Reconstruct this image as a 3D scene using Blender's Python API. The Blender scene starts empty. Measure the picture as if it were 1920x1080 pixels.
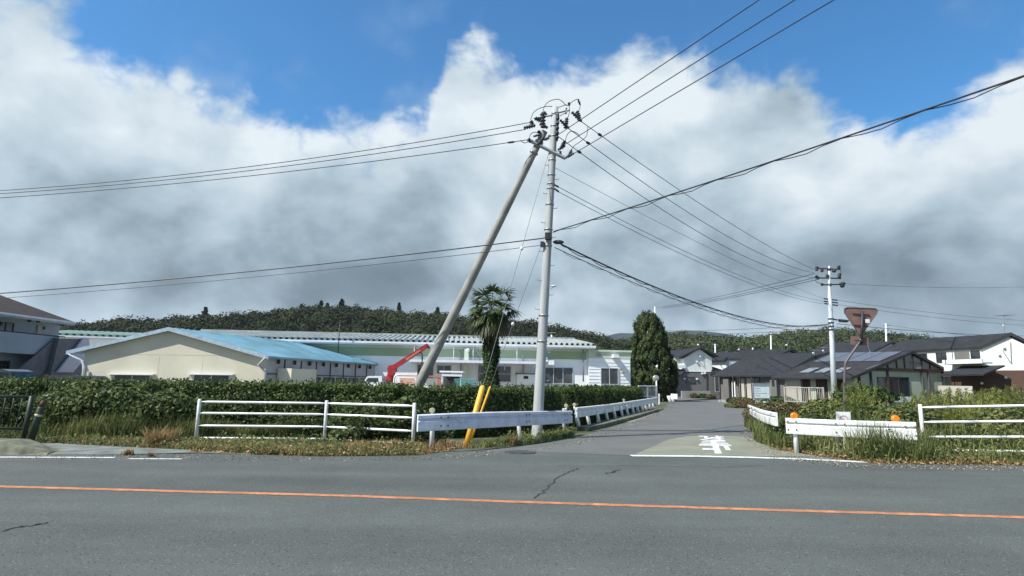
import bpy, math, random
import numpy as np
from math import radians as R_
random.seed(7); rng = np.random.default_rng(7)
scene = bpy.context.scene
col = scene.collection

# ---------------------------------------------------------------- camera
FPX = 1100.0; TH = math.atan(180/FPX); ROLL = R_(0.8); HC = 1.55
def _rx(a): c, s = math.cos(a), math.sin(a); return np.array([[1,0,0],[0,c,-s],[0,s,c]])
def _rz(a): c, s = math.cos(a), math.sin(a); return np.array([[c,-s,0],[s,c,0],[0,0,1]])
RM = _rx(math.pi/2+TH) @ _rz(ROLL)
cam_d = bpy.data.cameras.new("Camera"); cam = bpy.data.objects.new("Camera", cam_d); col.objects.link(cam)
from mathutils import Matrix, Vector
cam.matrix_world = Matrix.Translation((0,0,HC)) @ Matrix(RM.tolist()).to_4x4()
cam_d.sensor_width = 36; cam_d.lens = 36*FPX/1920; cam_d.clip_start = 0.05; cam_d.clip_end = 12000
scene.camera = cam

# ---------------------------------------------------------------- exposure
scene.render.engine = 'CYCLES'
scene.view_settings.view_transform = 'Standard'; scene.view_settings.look = 'None'
scene.view_settings.gamma = 1.0; scene.view_settings.use_curve_mapping = False
EXPO = 0.6
scene.view_settings.exposure = EXPO
scene.cycles.use_denoising = True
scene.cycles.max_bounces = 6
scene.cycles.transparent_max_bounces = 8

# ---------------------------------------------------------------- sun
S_AZ, S_EL = R_(59), R_(50)           # azimuth measured from behind the viewer towards the left
sdir = Vector((-math.sin(S_AZ)*math.cos(S_EL), -math.cos(S_AZ)*math.cos(S_EL), math.sin(S_EL)))
sun_d = bpy.data.lights.new("Sun", 'SUN'); sun_d.energy = 5.0; sun_d.angle = R_(0.55); sun_d.color = (1.0, .95, .87)
sun = bpy.data.objects.new("Sun", sun_d); col.objects.link(sun)
sun.rotation_euler = sdir.to_track_quat('Z', 'Y').to_euler()

def ray(px, py): return RM @ np.array([(px-960)/FPX, (540-py)/FPX, -1.0])
def G(px, py, z=0.0):
    r = ray(px, py); t = (z-HC)/r[2]; return np.array([r[0]*t, r[1]*t, z])
def W(px, py, Y):
    r = ray(px, py); t = Y/r[1]; return np.array([r[0]*t, Y, HC+r[2]*t])
def azel(px, py):
    r = ray(px, py); r = r/np.linalg.norm(r); return math.atan2(r[0], r[1]), math.asin(r[2])

# ---------------------------------------------------------------- world: Nishita sky with a procedural cloud deck
world = bpy.data.worlds.new("World"); scene.world = world; world.use_nodes = True
nt = world.node_tree; nt.nodes.clear()
def N(tree, t, **kw):
    n = tree.nodes.new(t)
    for k, v in kw.items():
        if k.startswith('i_'):
            key = k[2:]; key = int(key) if key.isdigit() else key
            n.inputs[key].default_value = v
        else: setattr(n, k, v)
    return n
def L(tree, a, ao, b, bi): tree.links.new(a.outputs[ao], b.inputs[bi])
def math_(tree, op, a, b=None, c=None, clamp=False):
    n = tree.nodes.new('ShaderNodeMath'); n.operation = op; n.use_clamp = clamp
    for i, v in enumerate((a, b, c)):
        if v is None: continue
        if isinstance(v, (int, float)): n.inputs[i].default_value = v
        else: tree.links.new(v, n.inputs[i])
    return n.outputs[0]
sky = N(nt, 'ShaderNodeTexSky', sky_type='NISHITA', sun_disc=False, sun_elevation=S_EL, sun_rotation=math.pi+S_AZ, air_density=1.0, dust_density=0.3, ozone_density=2.0)
tc = N(nt, 'ShaderNodeTexCoord'); sep = N(nt, 'ShaderNodeSeparateXYZ'); L(nt, tc, 'Generated', sep, 0)
az = math_(nt, 'ARCTAN2', sep.outputs[0], sep.outputs[1]); el = math_(nt, 'ARCSINE', sep.outputs[2])
AZ = 0.80
mr = N(nt, 'ShaderNodeMapRange'); nt.links.new(az, mr.inputs[0]); mr.inputs[1].default_value = -AZ; mr.inputs[2].default_value = AZ
edge = [(-60,-60),(60,-40),(125,-10),(165,50),(220,105),(300,150),(380,175),(400,205),(460,200),(530,215),(610,235),(690,245),(745,235),(800,235),(822,170),(840,95),(885,70),(940,98),(1010,130),(1090,128),(1140,105),(1215,62),(1262,80),(1290,135),(1350,120),(1480,105),(1530,150),(1575,200),(1640,222),(1760,195),(1850,135),(1930,95)]
cr = N(nt, 'ShaderNodeValToRGB'); L(nt, mr, 0, cr, 0)
els = cr.color_ramp.elements; els[0].position = 0; els[1].position = 1
for i, (x, y) in enumerate(edge):
    a, e = azel(x, y); p = (a+AZ)/(2*AZ)
    s = els[0] if i == 0 else (els[-1] if i == len(edge)-1 else els.new(min(max(p,0),1)))
    s.position = min(max(p,0),1); s.color = (e, e, e, 1)
wn = N(nt, 'ShaderNodeTexNoise', i_Scale=3.0, i_Detail=3.0); L(nt, tc, 'Generated', wn, 'Vector')
wv = N(nt, 'ShaderNodeVectorMath', operation='MULTIPLY_ADD'); L(nt, wn, 'Color', wv, 0); wv.inputs[1].default_value = (.12,.12,.10); L(nt, tc, 'Generated', wv, 2)
ws_ = N(nt, 'ShaderNodeVectorMath', operation='MULTIPLY'); L(nt, wv, 0, ws_, 0); ws_.inputs[1].default_value = (.95, .95, 1.3)
def noise(scale, det, rough=.55, lac=2.0):
    n = N(nt, 'ShaderNodeTexNoise', i_Scale=scale, i_Detail=det, i_Roughness=rough); n.inputs['Lacunarity'].default_value = lac
    L(nt, ws_, 0, n, 'Vector'); return n.outputs[0]
n1 = noise(7.0, 9.0, .55); n2 = noise(2.6, 6.0, .5); n3 = noise(19.0, 9.0, .60)
b0 = math_(nt, 'MULTIPLY', math_(nt, 'ABSOLUTE', math_(nt, 'SUBTRACT', noise(11.0, 4.0, .5), .5)), 3.4)
def noise_o(scale, det, rough, offs):
    n = N(nt, 'ShaderNodeTexNoise', i_Scale=scale, i_Detail=det, i_Roughness=rough); a = N(nt, 'ShaderNodeVectorMath', operation='ADD'); L(nt, ws_, 0, a, 0); a.inputs[1].default_value = offs; L(nt, a, 0, n, 'Vector'); return n.outputs[0]
relief2 = math_(nt, 'SUBTRACT', noise_o(6.0, 6.0, .48, (0, 0, 0)), noise_o(6.0, 6.0, .48, (-.03, -.01, .045)))
d0 = math_(nt, 'SUBTRACT', cr.outputs[0], el)
d1 = math_(nt, 'ADD', d0, math_(nt, 'MULTIPLY', math_(nt, 'SUBTRACT', n1, .5), .20))
d2 = math_(nt, 'ADD', d1, math_(nt, 'MULTIPLY', math_(nt, 'SUBTRACT', n3, .5), .09))
d2 = math_(nt, 'ADD', d2, math_(nt, 'MULTIPLY', math_(nt, 'SUBTRACT', b0, .35), .06))
dens = N(nt, 'ShaderNodeMapRange', interpolation_type='SMOOTHSTEP'); nt.links.new(d2, dens.inputs[0]); dens.inputs[1].default_value = -.028; dens.inputs[2].default_value = .042
# brightness field of the cloud deck: soft light and dark banks by direction
vec = N(nt, 'ShaderNodeCombineXYZ'); nt.links.new(az, vec.inputs[0]); nt.links.new(el, vec.inputs[1])
banks = [(400,500,330,85,-.32),(200,590,300,60,-.05),(700,400,150,90,-.14),(640,560,230,50,-.22),(240,330,230,90,-.03),(1330,520,200,75,-.30),(1800,510,260,85,-.34),(1300,400,130,60,-.12),
         (1560,470,150,90,.06),(1000,480,120,120,.10),(600,270,110,50,.12),(800,375,80,60,.05),(1180,150,170,110,.20),(950,160,140,90,.14),(60,200,260,120,.10),(1650,310,260,90,.22),(1400,240,160,110,-.05),(1250,600,300,40,.05),(100,600,220,30,.14),(30,430,80,50,.14),(1860,200,140,100,.22),(350,200,150,70,.18),(1500,600,250,30,.08)]
bsum = math_(nt, 'MULTIPLY_ADD', math_(nt, 'SUBTRACT', n2, .5), .75, .70)
bsum = math_(nt, 'ADD', bsum, math_(nt, 'MULTIPLY', math_(nt, 'SUBTRACT', n1, .5), .55))
bsum = math_(nt, 'ADD', bsum, math_(nt, 'MULTIPLY', math_(nt, 'SUBTRACT', n3, .5), .17))
bsum = math_(nt, 'ADD', bsum, math_(nt, 'MULTIPLY', b0, .08))
bsum = math_(nt, 'ADD', bsum, math_(nt, 'MULTIPLY', relief2, 1.05))
for (x, y, sx, sy, amp) in banks:
    a, e = azel(x, y)
    v1 = N(nt, 'ShaderNodeVectorMath', operation='SUBTRACT'); L(nt, vec, 0, v1, 0); v1.inputs[1].default_value = (a, e, 0)
    v2 = N(nt, 'ShaderNodeVectorMath', operation='MULTIPLY'); L(nt, v1, 0, v2, 0); v2.inputs[1].default_value = (FPX/sx/1.6, FPX/sy/1.6, 0)
    v3 = N(nt, 'ShaderNodeVectorMath', operation='LENGTH'); L(nt, v2, 0, v3, 0)
    m = N(nt, 'ShaderNodeMapRange', interpolation_type='SMOOTHSTEP'); L(nt, v3, 1, m, 0); m.inputs[1].default_value = 0; m.inputs[2].default_value = 1.3; m.inputs[3].default_value = amp; m.inputs[4].default_value = 0
    bsum = math_(nt, 'ADD', bsum, m.outputs[0])
cc = N(nt, 'ShaderNodeValToRGB'); nt.links.new(bsum, cc.inputs[0])
G_ = 10/(2**EXPO)
ce = cc.color_ramp.elements
stops = [(0.0,(.13,.18,.215)),(.25,(.185,.25,.295)),(.45,(.32,.42,.49)),(.66,(.50,.62,.70)),(.84,(.66,.76,.83)),(1.0,(.82,.90,.95))]
ce[0].position = 0; ce[1].position = 1
for i, (p, c) in enumerate(stops):
    s = ce[0] if i == 0 else (ce[len(ce)-1] if i == len(stops)-1 else ce.new(p)); s.color = (*c, 1)
cm = N(nt, 'ShaderNodeVectorMath', operation='SCALE'); L(nt, cc, 0, cm, 0); cm.inputs['Scale'].default_value = G_
tint = N(nt, 'ShaderNodeVectorMath', operation='MULTIPLY'); L(nt, sky, 0, tint, 0); tint.inputs[1].default_value = (.40, .93, 1.22)
# thin veil in the blue
vn = N(nt, 'ShaderNodeMapRange', interpolation_type='SMOOTHSTEP'); nt.links.new(n1, vn.inputs[0]); vn.inputs[1].default_value = .5; vn.inputs[2].default_value = .85; vn.inputs[4].default_value = .35
near = N(nt, 'ShaderNodeMapRange', interpolation_type='SMOOTHSTEP'); nt.links.new(d0, near.inputs[0]); near.inputs[1].default_value = -.22; near.inputs[2].default_value = .02; near.inputs[3].default_value = .25
veil = math_(nt, 'MULTIPLY', vn.outputs[0], near.outputs[0])
fac = math_(nt, 'MAXIMUM', dens.outputs[0], veil)
mx = N(nt, 'ShaderNodeMix', data_type='RGBA'); nt.links.new(fac, mx.inputs[0]); L(nt, tint, 0, mx, 6); L(nt, cm, 0, mx, 7)
bg = N(nt, 'ShaderNodeBackground'); L(nt, mx, 2, bg, 0); bg.inputs[1].default_value = 0.1
wo = N(nt, 'ShaderNodeOutputWorld'); L(nt, bg, 0, wo, 0)

# ---------------------------------------------------------------- materials
MATS = {}
def mat(name, c, rough=.7, metal=0.0, var=.12, vs=3.0, bump=0.0, bs=40.0, dirt=0.0, dirtc=(.12,.10,.07), ds=2.0, stretch=None, spec=.4, trans=0.0, island=0.0, c2=None, dlo=.5, dhi=.72):
    if name in MATS: return MATS[name]
    m = bpy.data.materials.new(name); m.use_nodes = True; t = m.node_tree; t.nodes.clear()
    out = N(t, 'ShaderNodeOutputMaterial'); b = N(t, 'ShaderNodeBsdfPrincipled', i_Roughness=rough, i_Metallic=metal)
    b.inputs['Specular IOR Level'].default_value = spec
    geo = N(t, 'ShaderNodeNewGeometry'); pos = geo.outputs['Position']
    if stretch:
        vm = N(t, 'ShaderNodeVectorMath', operation='MULTIPLY'); t.links.new(pos, vm.inputs[0]); vm.inputs[1].default_value = stretch; pos = vm.outputs[0]
    n = N(t, 'ShaderNodeTexNoise', i_Scale=vs, i_Detail=6.0); t.links.new(pos, n.inputs['Vector'])
    c2 = c2 or tuple(max(0, x*(1-2*var)) for x in c)
    chi = tuple(min(1, x*(1+var)) for x in c)
    mr_ = N(t, 'ShaderNodeMapRange'); L(t, n, 0, mr_, 0); mr_.inputs[1].default_value = .3; mr_.inputs[2].default_value = .7
    mixf = mr_.outputs[0]
    if island:
        rf = math_(t, 'SUBTRACT', geo.outputs['Random Per Island'], .5); mixf = math_(t, 'ADD', mixf, math_(t, 'MULTIPLY', rf, island), clamp=True)
    mc = N(t, 'ShaderNodeMix', data_type='RGBA'); t.links.new(mixf, mc.inputs[0]); mc.inputs[6].default_value = (*c2,1); mc.inputs[7].default_value = (*chi,1)
    cur = mc.outputs[2]
    if dirt:
        dn = N(t, 'ShaderNodeTexNoise', i_Scale=ds, i_Detail=8.0, i_Roughness=.7); t.links.new(pos, dn.inputs['Vector'])
        dr = N(t, 'ShaderNodeMapRange', interpolation_type='SMOOTHSTEP'); L(t, dn, 0, dr, 0); dr.inputs[1].default_value = dlo; dr.inputs[2].default_value = dhi; dr.inputs[4].default_value = dirt
        md = N(t, 'ShaderNodeMix', data_type='RGBA'); L(t, dr, 0, md, 0); t.links.new(cur, md.inputs[6]); md.inputs[7].default_value = (*dirtc,1); cur = md.outputs[2]
    t.links.new(cur, b.inputs['Base Color'])
    if bump:
        bn = N(t, 'ShaderNodeTexNoise', i_Scale=bs, i_Detail=4.0); t.links.new(pos, bn.inputs['Vector'])
        bu = N(t, 'ShaderNodeBump', i_Strength=bump, i_Distance=.02); L(t, bn, 0, bu, 'Height'); L(t, bu, 0, b, 'Normal')
    if trans:
        tr = N(t, 'ShaderNodeBsdfTranslucent'); t.links.new(cur, tr.inputs[0]); ms = N(t, 'ShaderNodeMixShader', i_Fac=trans)
        L(t, b, 0, ms, 1); L(t, tr, 0, ms, 2); L(t, ms, 0, out, 0)
    else: L(t, b, 0, out, 0)
    MATS[name] = m; return m

def asphalt(name, base, sparkle=1.0, tracks=True):
    m = bpy.data.materials.new(name); m.use_nodes = True; t = m.node_tree; t.nodes.clear()
    out = N(t, 'ShaderNodeOutputMaterial'); b = N(t, 'ShaderNodeBsdfPrincipled', i_Roughness=.82); b.inputs['Specular IOR Level'].default_value = .3
    geo = N(t, 'ShaderNodeNewGeometry'); pos = geo.outputs['Position']
    vm = N(t, 'ShaderNodeVectorMath', operation='MULTIPLY'); t.links.new(pos, vm.inputs[0]); vm.inputs[1].default_value = (.12, 1.0, 1)
    big = N(t, 'ShaderNodeTexNoise', i_Scale=.9, i_Detail=5.0); L(t, vm, 0, big, 'Vector')
    big2 = N(t, 'ShaderNodeTexNoise', i_Scale=.55, i_Detail=7.0, i_Roughness=.65); t.links.new(pos, big2.inputs['Vector'])
    fine = N(t, 'ShaderNodeTexNoise', i_Scale=55.0, i_Detail=6.0, i_Roughness=.8); t.links.new(pos, fine.inputs['Vector'])
    vo = N(t, 'ShaderNodeTexVoronoi', i_Scale=52.0); t.links.new(pos, vo.inputs['Vector'])
    f = math_(t, 'MULTIPLY_ADD', math_(t, 'SUBTRACT', big.outputs[0], .5), .85 if tracks else .25, 1.0)
    f = math_(t, 'ADD', f, math_(t, 'MULTIPLY', math_(t, 'SUBTRACT', big2.outputs[0], .5), .7))
    f = math_(t, 'ADD', f, math_(t, 'MULTIPLY', math_(t, 'SUBTRACT', fine.outputs[0], .5), 1.1*sparkle))
    sc = N(t, 'ShaderNodeSeparateColor'); L(t, vo, 'Color', sc, 0)
    hi = math_(t, 'GREATER_THAN', sc.outputs[0], .93); lo = math_(t, 'LESS_THAN', sc.outputs[0], .07)
    inner = math_(t, 'LESS_THAN', vo.outputs['Distance'], .42)
    f = math_(t, 'ADD', f, math_(t, 'MULTIPLY', math_(t, 'MULTIPLY', hi, inner), .5*sparkle))
    f = math_(t, 'SUBTRACT', f, math_(t, 'MULTIPLY', math_(t, 'MULTIPLY', lo, inner), .4*sparkle))
    v = N(t, 'ShaderNodeVectorMath', operation='SCALE'); v.inputs[0].default_value = base; t.links.new(f, v.inputs['Scale'])
    L(t, v, 0, b, 'Base Color')
    bu = N(t, 'ShaderNodeBump', i_Strength=.5, i_Distance=.01); L(t, fine, 0, bu, 'Height'); L(t, bu, 0, b, 'Normal')
    L(t, b, 0, out, 0); MATS[name] = m; return m

M_asph = asphalt('asphalt_main', (.083,.092,.083), 2.2)
M_asph2 = asphalt('asphalt_side', (.117,.121,.113), .9, False)
M_conc = mat('pavement_concrete', (.17,.19,.17), .9, var=.25, vs=2, bump=.3, dirt=.5, dirtc=(.09,.10,.06), ds=3)
M_kerb = mat('kerb_concrete', (.15,.155,.11), .9, var=.3, vs=4, bump=.4, dirt=.6, dirtc=(.08,.09,.045), ds=5)
M_soil = mat('soil', (.09,.085,.05), .95, var=.4, vs=1.5, bump=.5, c2=(.05,.06,.025))
M_gravel = mat('gravel', (.28,.26,.22), .95, var=.3, vs=5, bump=.4, dirt=.4, dirtc=(.14,.13,.08), ds=.6)
M_white = mat('white_paint', (.74,.76,.75), .5, var=.08, dirt=.45, dirtc=(.36,.34,.27), ds=5, bump=.08, dlo=.50, dhi=.70)
M_whitewornshade = mat('white_paint_worn_shaded', (.62,.66,.74), .5, var=.08, dirt=.5, dirtc=(.25,.24,.24), ds=7, bump=.1)  # bluish base stands for shade on the beam; dirt patches are grime
M_gut = mat('gutter_white', (.72,.75,.80), .5, var=.05)
M_line = mat('road_paint_white', (.72,.73,.70), .7, var=.15, vs=8, dirt=.6, dirtc=(.22,.23,.22), ds=9, dlo=.50, dhi=.62)
M_orange = mat('road_paint_orange', (.50,.20,.085), .7, var=.2, vs=5, dirt=.75, dirtc=(.20,.115,.07), ds=7, bump=.2, dlo=.50, dhi=.60)
M_greenpaint = mat('road_paint_green', (.20,.205,.15), .8, var=.1, vs=1.2, dirt=.3, dirtc=(.24,.25,.22), ds=4, bump=.2)
M_polec = mat('pole_concrete', (.37,.39,.39), .8, var=.1, vs=1.5, stretch=(6,6,.5), bump=.1, dirt=.2, dirtc=(.25,.25,.23), ds=2)
M_strut = mat('strut_concrete', (.29,.29,.265), .85, var=.14, vs=2, bump=.15, dirt=.4, dirtc=(.18,.17,.14), ds=3)
M_steel = mat('galvanised_steel', (.33,.35,.37), .45, .5, var=.1)
M_dark = mat('dark_fitting', (.035,.038,.045), .5, var=.2)
M_cable = mat('cable_black', (.03,.033,.037), .55, var=.1)
M_cablet = mat('cable_thin', (.11,.12,.13), .5, var=.1)
M_yellow = mat('guard_yellow', (.80,.42,.045), .45, var=.1, vs=6, dirt=.2, dirtc=(.4,.22,.05), ds=6)
M_glass = mat('window_glass', (.03,.038,.045), .08, var=.2, vs=.4, spec=.9)
M_curtain = mat('window_dim', (.07,.08,.085), .3, var=.3, vs=1.2, spec=.6)
M_frame = mat('window_frame', (.50,.53,.55), .4, .2, var=.05)
M_framed = mat('window_frame_dark', (.05,.045,.045), .5, var=.1)
M_leaf = mat('hedge_leaf', (.085,.118,.036), .45, var=.3, vs=1.3, trans=.25, island=1.2, c2=(.026,.05,.014), spec=.15)
M_leafd = mat('hedge_leaf_deep', (.05,.085,.026), .5, var=.3, vs=1.5, trans=.2, island=1.2, c2=(.018,.036,.012), spec=.12)
M_core = mat('hedge_shade_core', (.03,.042,.014), .9, var=.5, vs=14, bump=1.0, bs=30, c2=(.012,.018,.007))
M_vine = mat('vine_leaf', (.108,.140,.052), .45, var=.3, vs=2.0, trans=.3, island=1.0, c2=(.035,.058,.02), spec=.15)
M_weed = mat('weed_leaf', (.168,.178,.066), .6, var=.3, vs=.9, trans=.35, island=.9, c2=(.05,.085,.025), spec=.2)
M_weedy = mat('fern_weed', (.27,.275,.08), .6, var=.3, vs=.8, trans=.4, island=.9, c2=(.09,.14,.035), spec=.2)
M_dry = mat('dry_grass', (.34,.24,.12), .8, var=.3, vs=2.5, trans=.3, island=1.1, c2=(.13,.08,.035), spec=.1)
M_red = mat('reddish_leaf', (.15,.11,.05), .6, var=.3, vs=2, trans=.3, island=1.2, c2=(.045,.06,.022), spec=.2)
M_cone = mat('conifer_leaf', (.052,.072,.022), .65, var=.3, vs=1.0, trans=.15, island=1.0, c2=(.022,.038,.012), spec=.2)
M_palm = mat('palm_leaf', (.075,.11,.035), .5, var=.3, vs=2, trans=.2, island=.9, c2=(.03,.05,.02), spec=.3)
M_palmdry = mat('palm_leaf_dry', (.24,.20,.12), .7, var=.3, vs=3, trans=.2, island=.9, c2=(.11,.09,.05), spec=.2)
M_bark = mat('bark', (.10,.075,.05), .9, var=.3, vs=6, bump=.6, bs=20)
M_forest = mat('forest_leaf', (.038,.047,.021), .85, var=.3, vs=.035, trans=.05, island=.7, c2=(.013,.019,.010), spec=.1)
M_forestm = mat('forest_leaf_mid', (.062,.078,.030), .85, var=.3, vs=.03, trans=.05, island=.7, c2=(.022,.033,.015), spec=.1)
M_forestb = mat('forest_far', (.022,.030,.014), .9, var=.3, vs=.02, c2=(.012,.018,.010))
M_cream = mat('cream_mortar', (.56,.54,.43), .85, var=.06, vs=.6, dirt=.3, dirtc=(.48,.44,.33), ds=1.1, bump=.05)
M_creamsh = mat('cream_mortar_shaded', (.42,.43,.43), .85, var=.12, vs=.8, dirt=.4, dirtc=(.26,.26,.26), ds=1.6)  # greyer copy of the cream wall, coloured for its shaded side
M_blue = mat('blue_roof', (.165,.345,.43), .5, var=.16, vs=.6, dirt=.5, dirtc=(.26,.37,.42), ds=1.3, dlo=.45, dhi=.65, stretch=(1,1,1))
M_fwhite = mat('factory_white', (.84,.87,.88), .6, var=.04, vs=.5)
M_fgreen = mat('factory_green', (.28,.37,.24), .6, var=.05, vs=.5)
M_fpale = mat('factory_pale_green', (.50,.58,.46), .6, var=.04, vs=.5)
M_froof = mat('factory_roof', (.36,.40,.385), .5, .1, var=.12, vs=.7, dirt=.3, dirtc=(.22,.24,.24), ds=.8)
M_groof = mat('slate_roof', (.028,.031,.036), .85, var=.15, vs=1.5, stretch=(1,1,4), dirt=.2, dirtc=(.03,.032,.036), ds=2, spec=.2)
M_fascia = mat('dark_fascia', (.02,.022,.025), .5, var=.1)
M_hwhite = mat('house_white', (.66,.69,.66), .8, var=.04, vs=.5)
M_hgrey = mat('house_grey', (.135,.135,.128), .8, var=.07, vs=1)
M_hbrown = mat('house_brown', (.085,.048,.036), .8, var=.1, vs=1.5, stretch=(1,1,12))
M_hbeige = mat('house_beige', (.42,.40,.34), .8, var=.08, vs=.8)
M_hgreen = mat('house_pale_green', (.38,.42,.33), .8, var=.06, vs=.8)
M_timber = mat('dark_timber', (.045,.028,.022), .7, var=.2, vs=5)
M_gablef = mat('gable_infill', (.27,.25,.22), .8, var=.08)
M_solar = mat('solar_glass', (.12,.13,.15), .35, .1, var=.08, vs=1.5, spec=.8)
M_apart = mat('apartment_wall', (.30,.35,.40), .7, var=.06, vs=.7)
M_apartp = mat('apartment_parapet', (.20,.25,.30), .6, var=.06, vs=.7)
M_aroof = mat('brown_roof', (.05,.038,.034), .85, var=.15, vs=2, stretch=(1,1,5))
M_crane = mat('crane_red', (.33,.025,.035), .4, var=.12, vs=3, dirt=.2, dirtc=(.3,.08,.07), ds=3)
M_redp = mat('faded_red', (.50,.16,.13), .6, var=.15, vs=3)
M_pink = mat('salmon_panel', (.60,.35,.26), .6, var=.1, vs=2)
M_sign = mat('sign_back_brown', (.205,.12,.102), .6, var=.12, vs=4, dirt=.25, dirtc=(.16,.09,.075), ds=5)
M_signp = mat('sign_pole_brown', (.11,.10,.10), .5, var=.1)
M_green = mat('fence_green', (.028,.042,.03), .5, var=.15)
M_reflo = mat('reflector_orange', (.90,.26,.01), .25, var=.1, spec=.7)
M_refc = mat('reflector_cream', (.50,.46,.32), .4, var=.15, vs=20)
M_board = mat('notice_panel', (.84,.90,.90), .4, var=.04)
M_ink = mat('notice_ink', (.35,.52,.58), .6, var=.1)
M_pinkink = mat('notice_pink_ink', (.72,.42,.40), .6, var=.1)
M_block = mat('garden_wall', (.36,.35,.31), .85, var=.12, vs=1.5, bump=.2)
M_carw = mat('car_white', (.72,.74,.76), .25, var=.02, spec=.7)
M_carg = mat('car_green', (.05,.075,.075), .25, var=.05, spec=.7)
M_tyre = mat('tyre', (.02,.02,.02), .8, var=.1)
M_net = mat('green_net', (.10,.30,.29), .7, var=.1)
M_iron = mat('cast_iron', (.075,.08,.08), .6, .3, var=.2, vs=8)
M_crack = mat('crack_dark', (.03,.033,.033), .95, var=.2)
M_mirror = mat('mirror_face', (.5,.55,.55), .1, .7, var=.1)
M_rust = mat('rust', (.14,.07,.045), .9, var=.3, vs=8)

# ---------------------------------------------------------------- mesh builder
def off(p):
    v = np.zeros(3)
    while p is not None: v = v + np.array(p.location); p = p.parent
    return v
def finish(me, name, m, parent, smooth):
    if m is not None: me.materials.append(m)
    if smooth: me.polygons.foreach_set('use_smooth', [True]*len(me.polygons))
    o = bpy.data.objects.new(name, me); col.objects.link(o)
    if parent is not None: o.parent = parent
    return o
class MB:
    def __init__(s): s.v = []; s.f = []
    def add(s, vs, fs):
        b = len(s.v); s.v += [tuple(map(float, v)) for v in vs]; s.f += [tuple(b+i for i in f) for f in fs]; return s
    def box(s, c, d, rz=0.0):
        c = np.array(c); x, y, z = np.array(d)/2; ca, sa = math.cos(rz), math.sin(rz); vs = []
        for k in (-z, z):
            for (i, j) in ((-x,-y),(x,-y),(x,y),(-x,y)): vs.append(c+np.array([i*ca-j*sa, i*sa+j*ca, k]))
        return s.add(vs, [(3,2,1,0),(4,5,6,7),(0,1,5,4),(1,2,6,5),(2,3,7,6),(3,0,4,7)])
    def ext(s, pts, vec):
        pts = [np.array(p, float) for p in pts]; vec = np.array(vec, float); n = len(pts)
        vs = pts+[p+vec for p in pts]
        nrm = sum(np.cross(pts[i], pts[(i+1) % n]) for i in range(n))
        a = tuple(range(n)); b = tuple(range(n, 2*n))
        if np.dot(nrm, vec) > 0: fs = [a[::-1], b]+[(i, (i+1) % n, n+(i+1) % n, n+i) for i in range(n)]
        else: fs = [a, b[::-1]]+[((i+1) % n, i, n+i, n+(i+1) % n) for i in range(n)]
        return s.add(vs, fs)
    def tube(s, pts, r, n=8, cap=True, r2=None):
        pts = [np.array(p, float) for p in pts]; k = len(pts); rs = r if hasattr(r, '__len__') else np.linspace(r, r if r2 is None else r2, k)
        vs = []; up = None
        for i, p in enumerate(pts):
            t = pts[min(i+1, k-1)]-pts[max(i-1, 0)]; t = t/(np.linalg.norm(t)+1e-9)
            if up is None:
                ref = np.array([0,0,1.0]) if abs(t[2]) < .9 else np.array([1.0,0,0]); up = np.cross(t, ref); up /= np.linalg.norm(up)
            up = up-np.dot(up, t)*t; up /= np.linalg.norm(up)+1e-9; w = np.cross(t, up)
            for j in range(n):
                a = 2*math.pi*j/n; vs.append(p+rs[i]*(math.cos(a)*up+math.sin(a)*w))
        fs = [(i*n+j, i*n+(j+1) % n, (i+1)*n+(j+1) % n, (i+1)*n+j) for i in range(k-1) for j in range(n)]
        if cap: fs += [tuple(range(n))[::-1], tuple(range((k-1)*n, k*n))]
        return s.add(vs, fs)
    def ball(s, c, r, n=10, m=6, sc=(1,1,1)):
        vs = []; c = np.array(c)
        for i in range(m+1):
            a = math.pi*i/m
            for j in range(n):
                b = 2*math.pi*j/n; vs.append(c+r*np.array([math.sin(a)*math.cos(b)*sc[0], math.sin(a)*math.sin(b)*sc[1], math.cos(a)*sc[2]]))
        fs = [(i*n+j, (i+1)*n+j, (i+1)*n+(j+1) % n, i*n+(j+1) % n) for i in range(m) for j in range(n)]
        return s.add(vs, fs)
    def sheet(s, pts):
        n = len(pts); return s.add(pts, [tuple(range(n))])
    def build(s, name, m, parent=None, smooth=False):
        o = off(parent); me = bpy.data.meshes.new(name)
        me.from_pydata([tuple(np.array(v)-o) for v in s.v], [], s.f); me.update()
        return finish(me, name, m, parent, smooth)
def thing(name, label, cat, loc=(0,0,0), group=None):
    o = bpy.data.objects.new(name, None); col.objects.link(o); o.location = tuple(map(float, loc)); o.empty_display_size = .2
    o['label'] = label; o['category'] = cat
    if group: o['group'] = group
    return o
def tag(o, label, cat, group=None, kind=None):
    if kind: o['kind'] = kind
    if label: o['label'] = label
    if cat: o['category'] = cat
    if group: o['group'] = group
    return o
def struct(o): o['kind'] = 'structure'; return o
def quads(name, Q, m, parent=None):
    """Q: (N,4,3) array of leaf quads"""
    o = off(parent); Q = (Q-o).reshape(-1, 3).astype(np.float32); nq = len(Q)//4
    me = bpy.data.meshes.new(name); me.vertices.add(len(Q)); me.vertices.foreach_set('co', Q.ravel())
    me.loops.add(len(Q)); me.loops.foreach_set('vertex_index', np.arange(len(Q), dtype=np.int32))
    me.polygons.add(nq); me.polygons.foreach_set('loop_start', np.arange(0, nq*4, 4, dtype=np.int32)); me.polygons.foreach_set('loop_total', np.full(nq, 4, dtype=np.int32))
    me.update(calc_edges=True); return finish(me, name, m, parent, False)
def unit(a): return a/(np.linalg.norm(a, axis=-1, keepdims=True)+1e-9)
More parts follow.
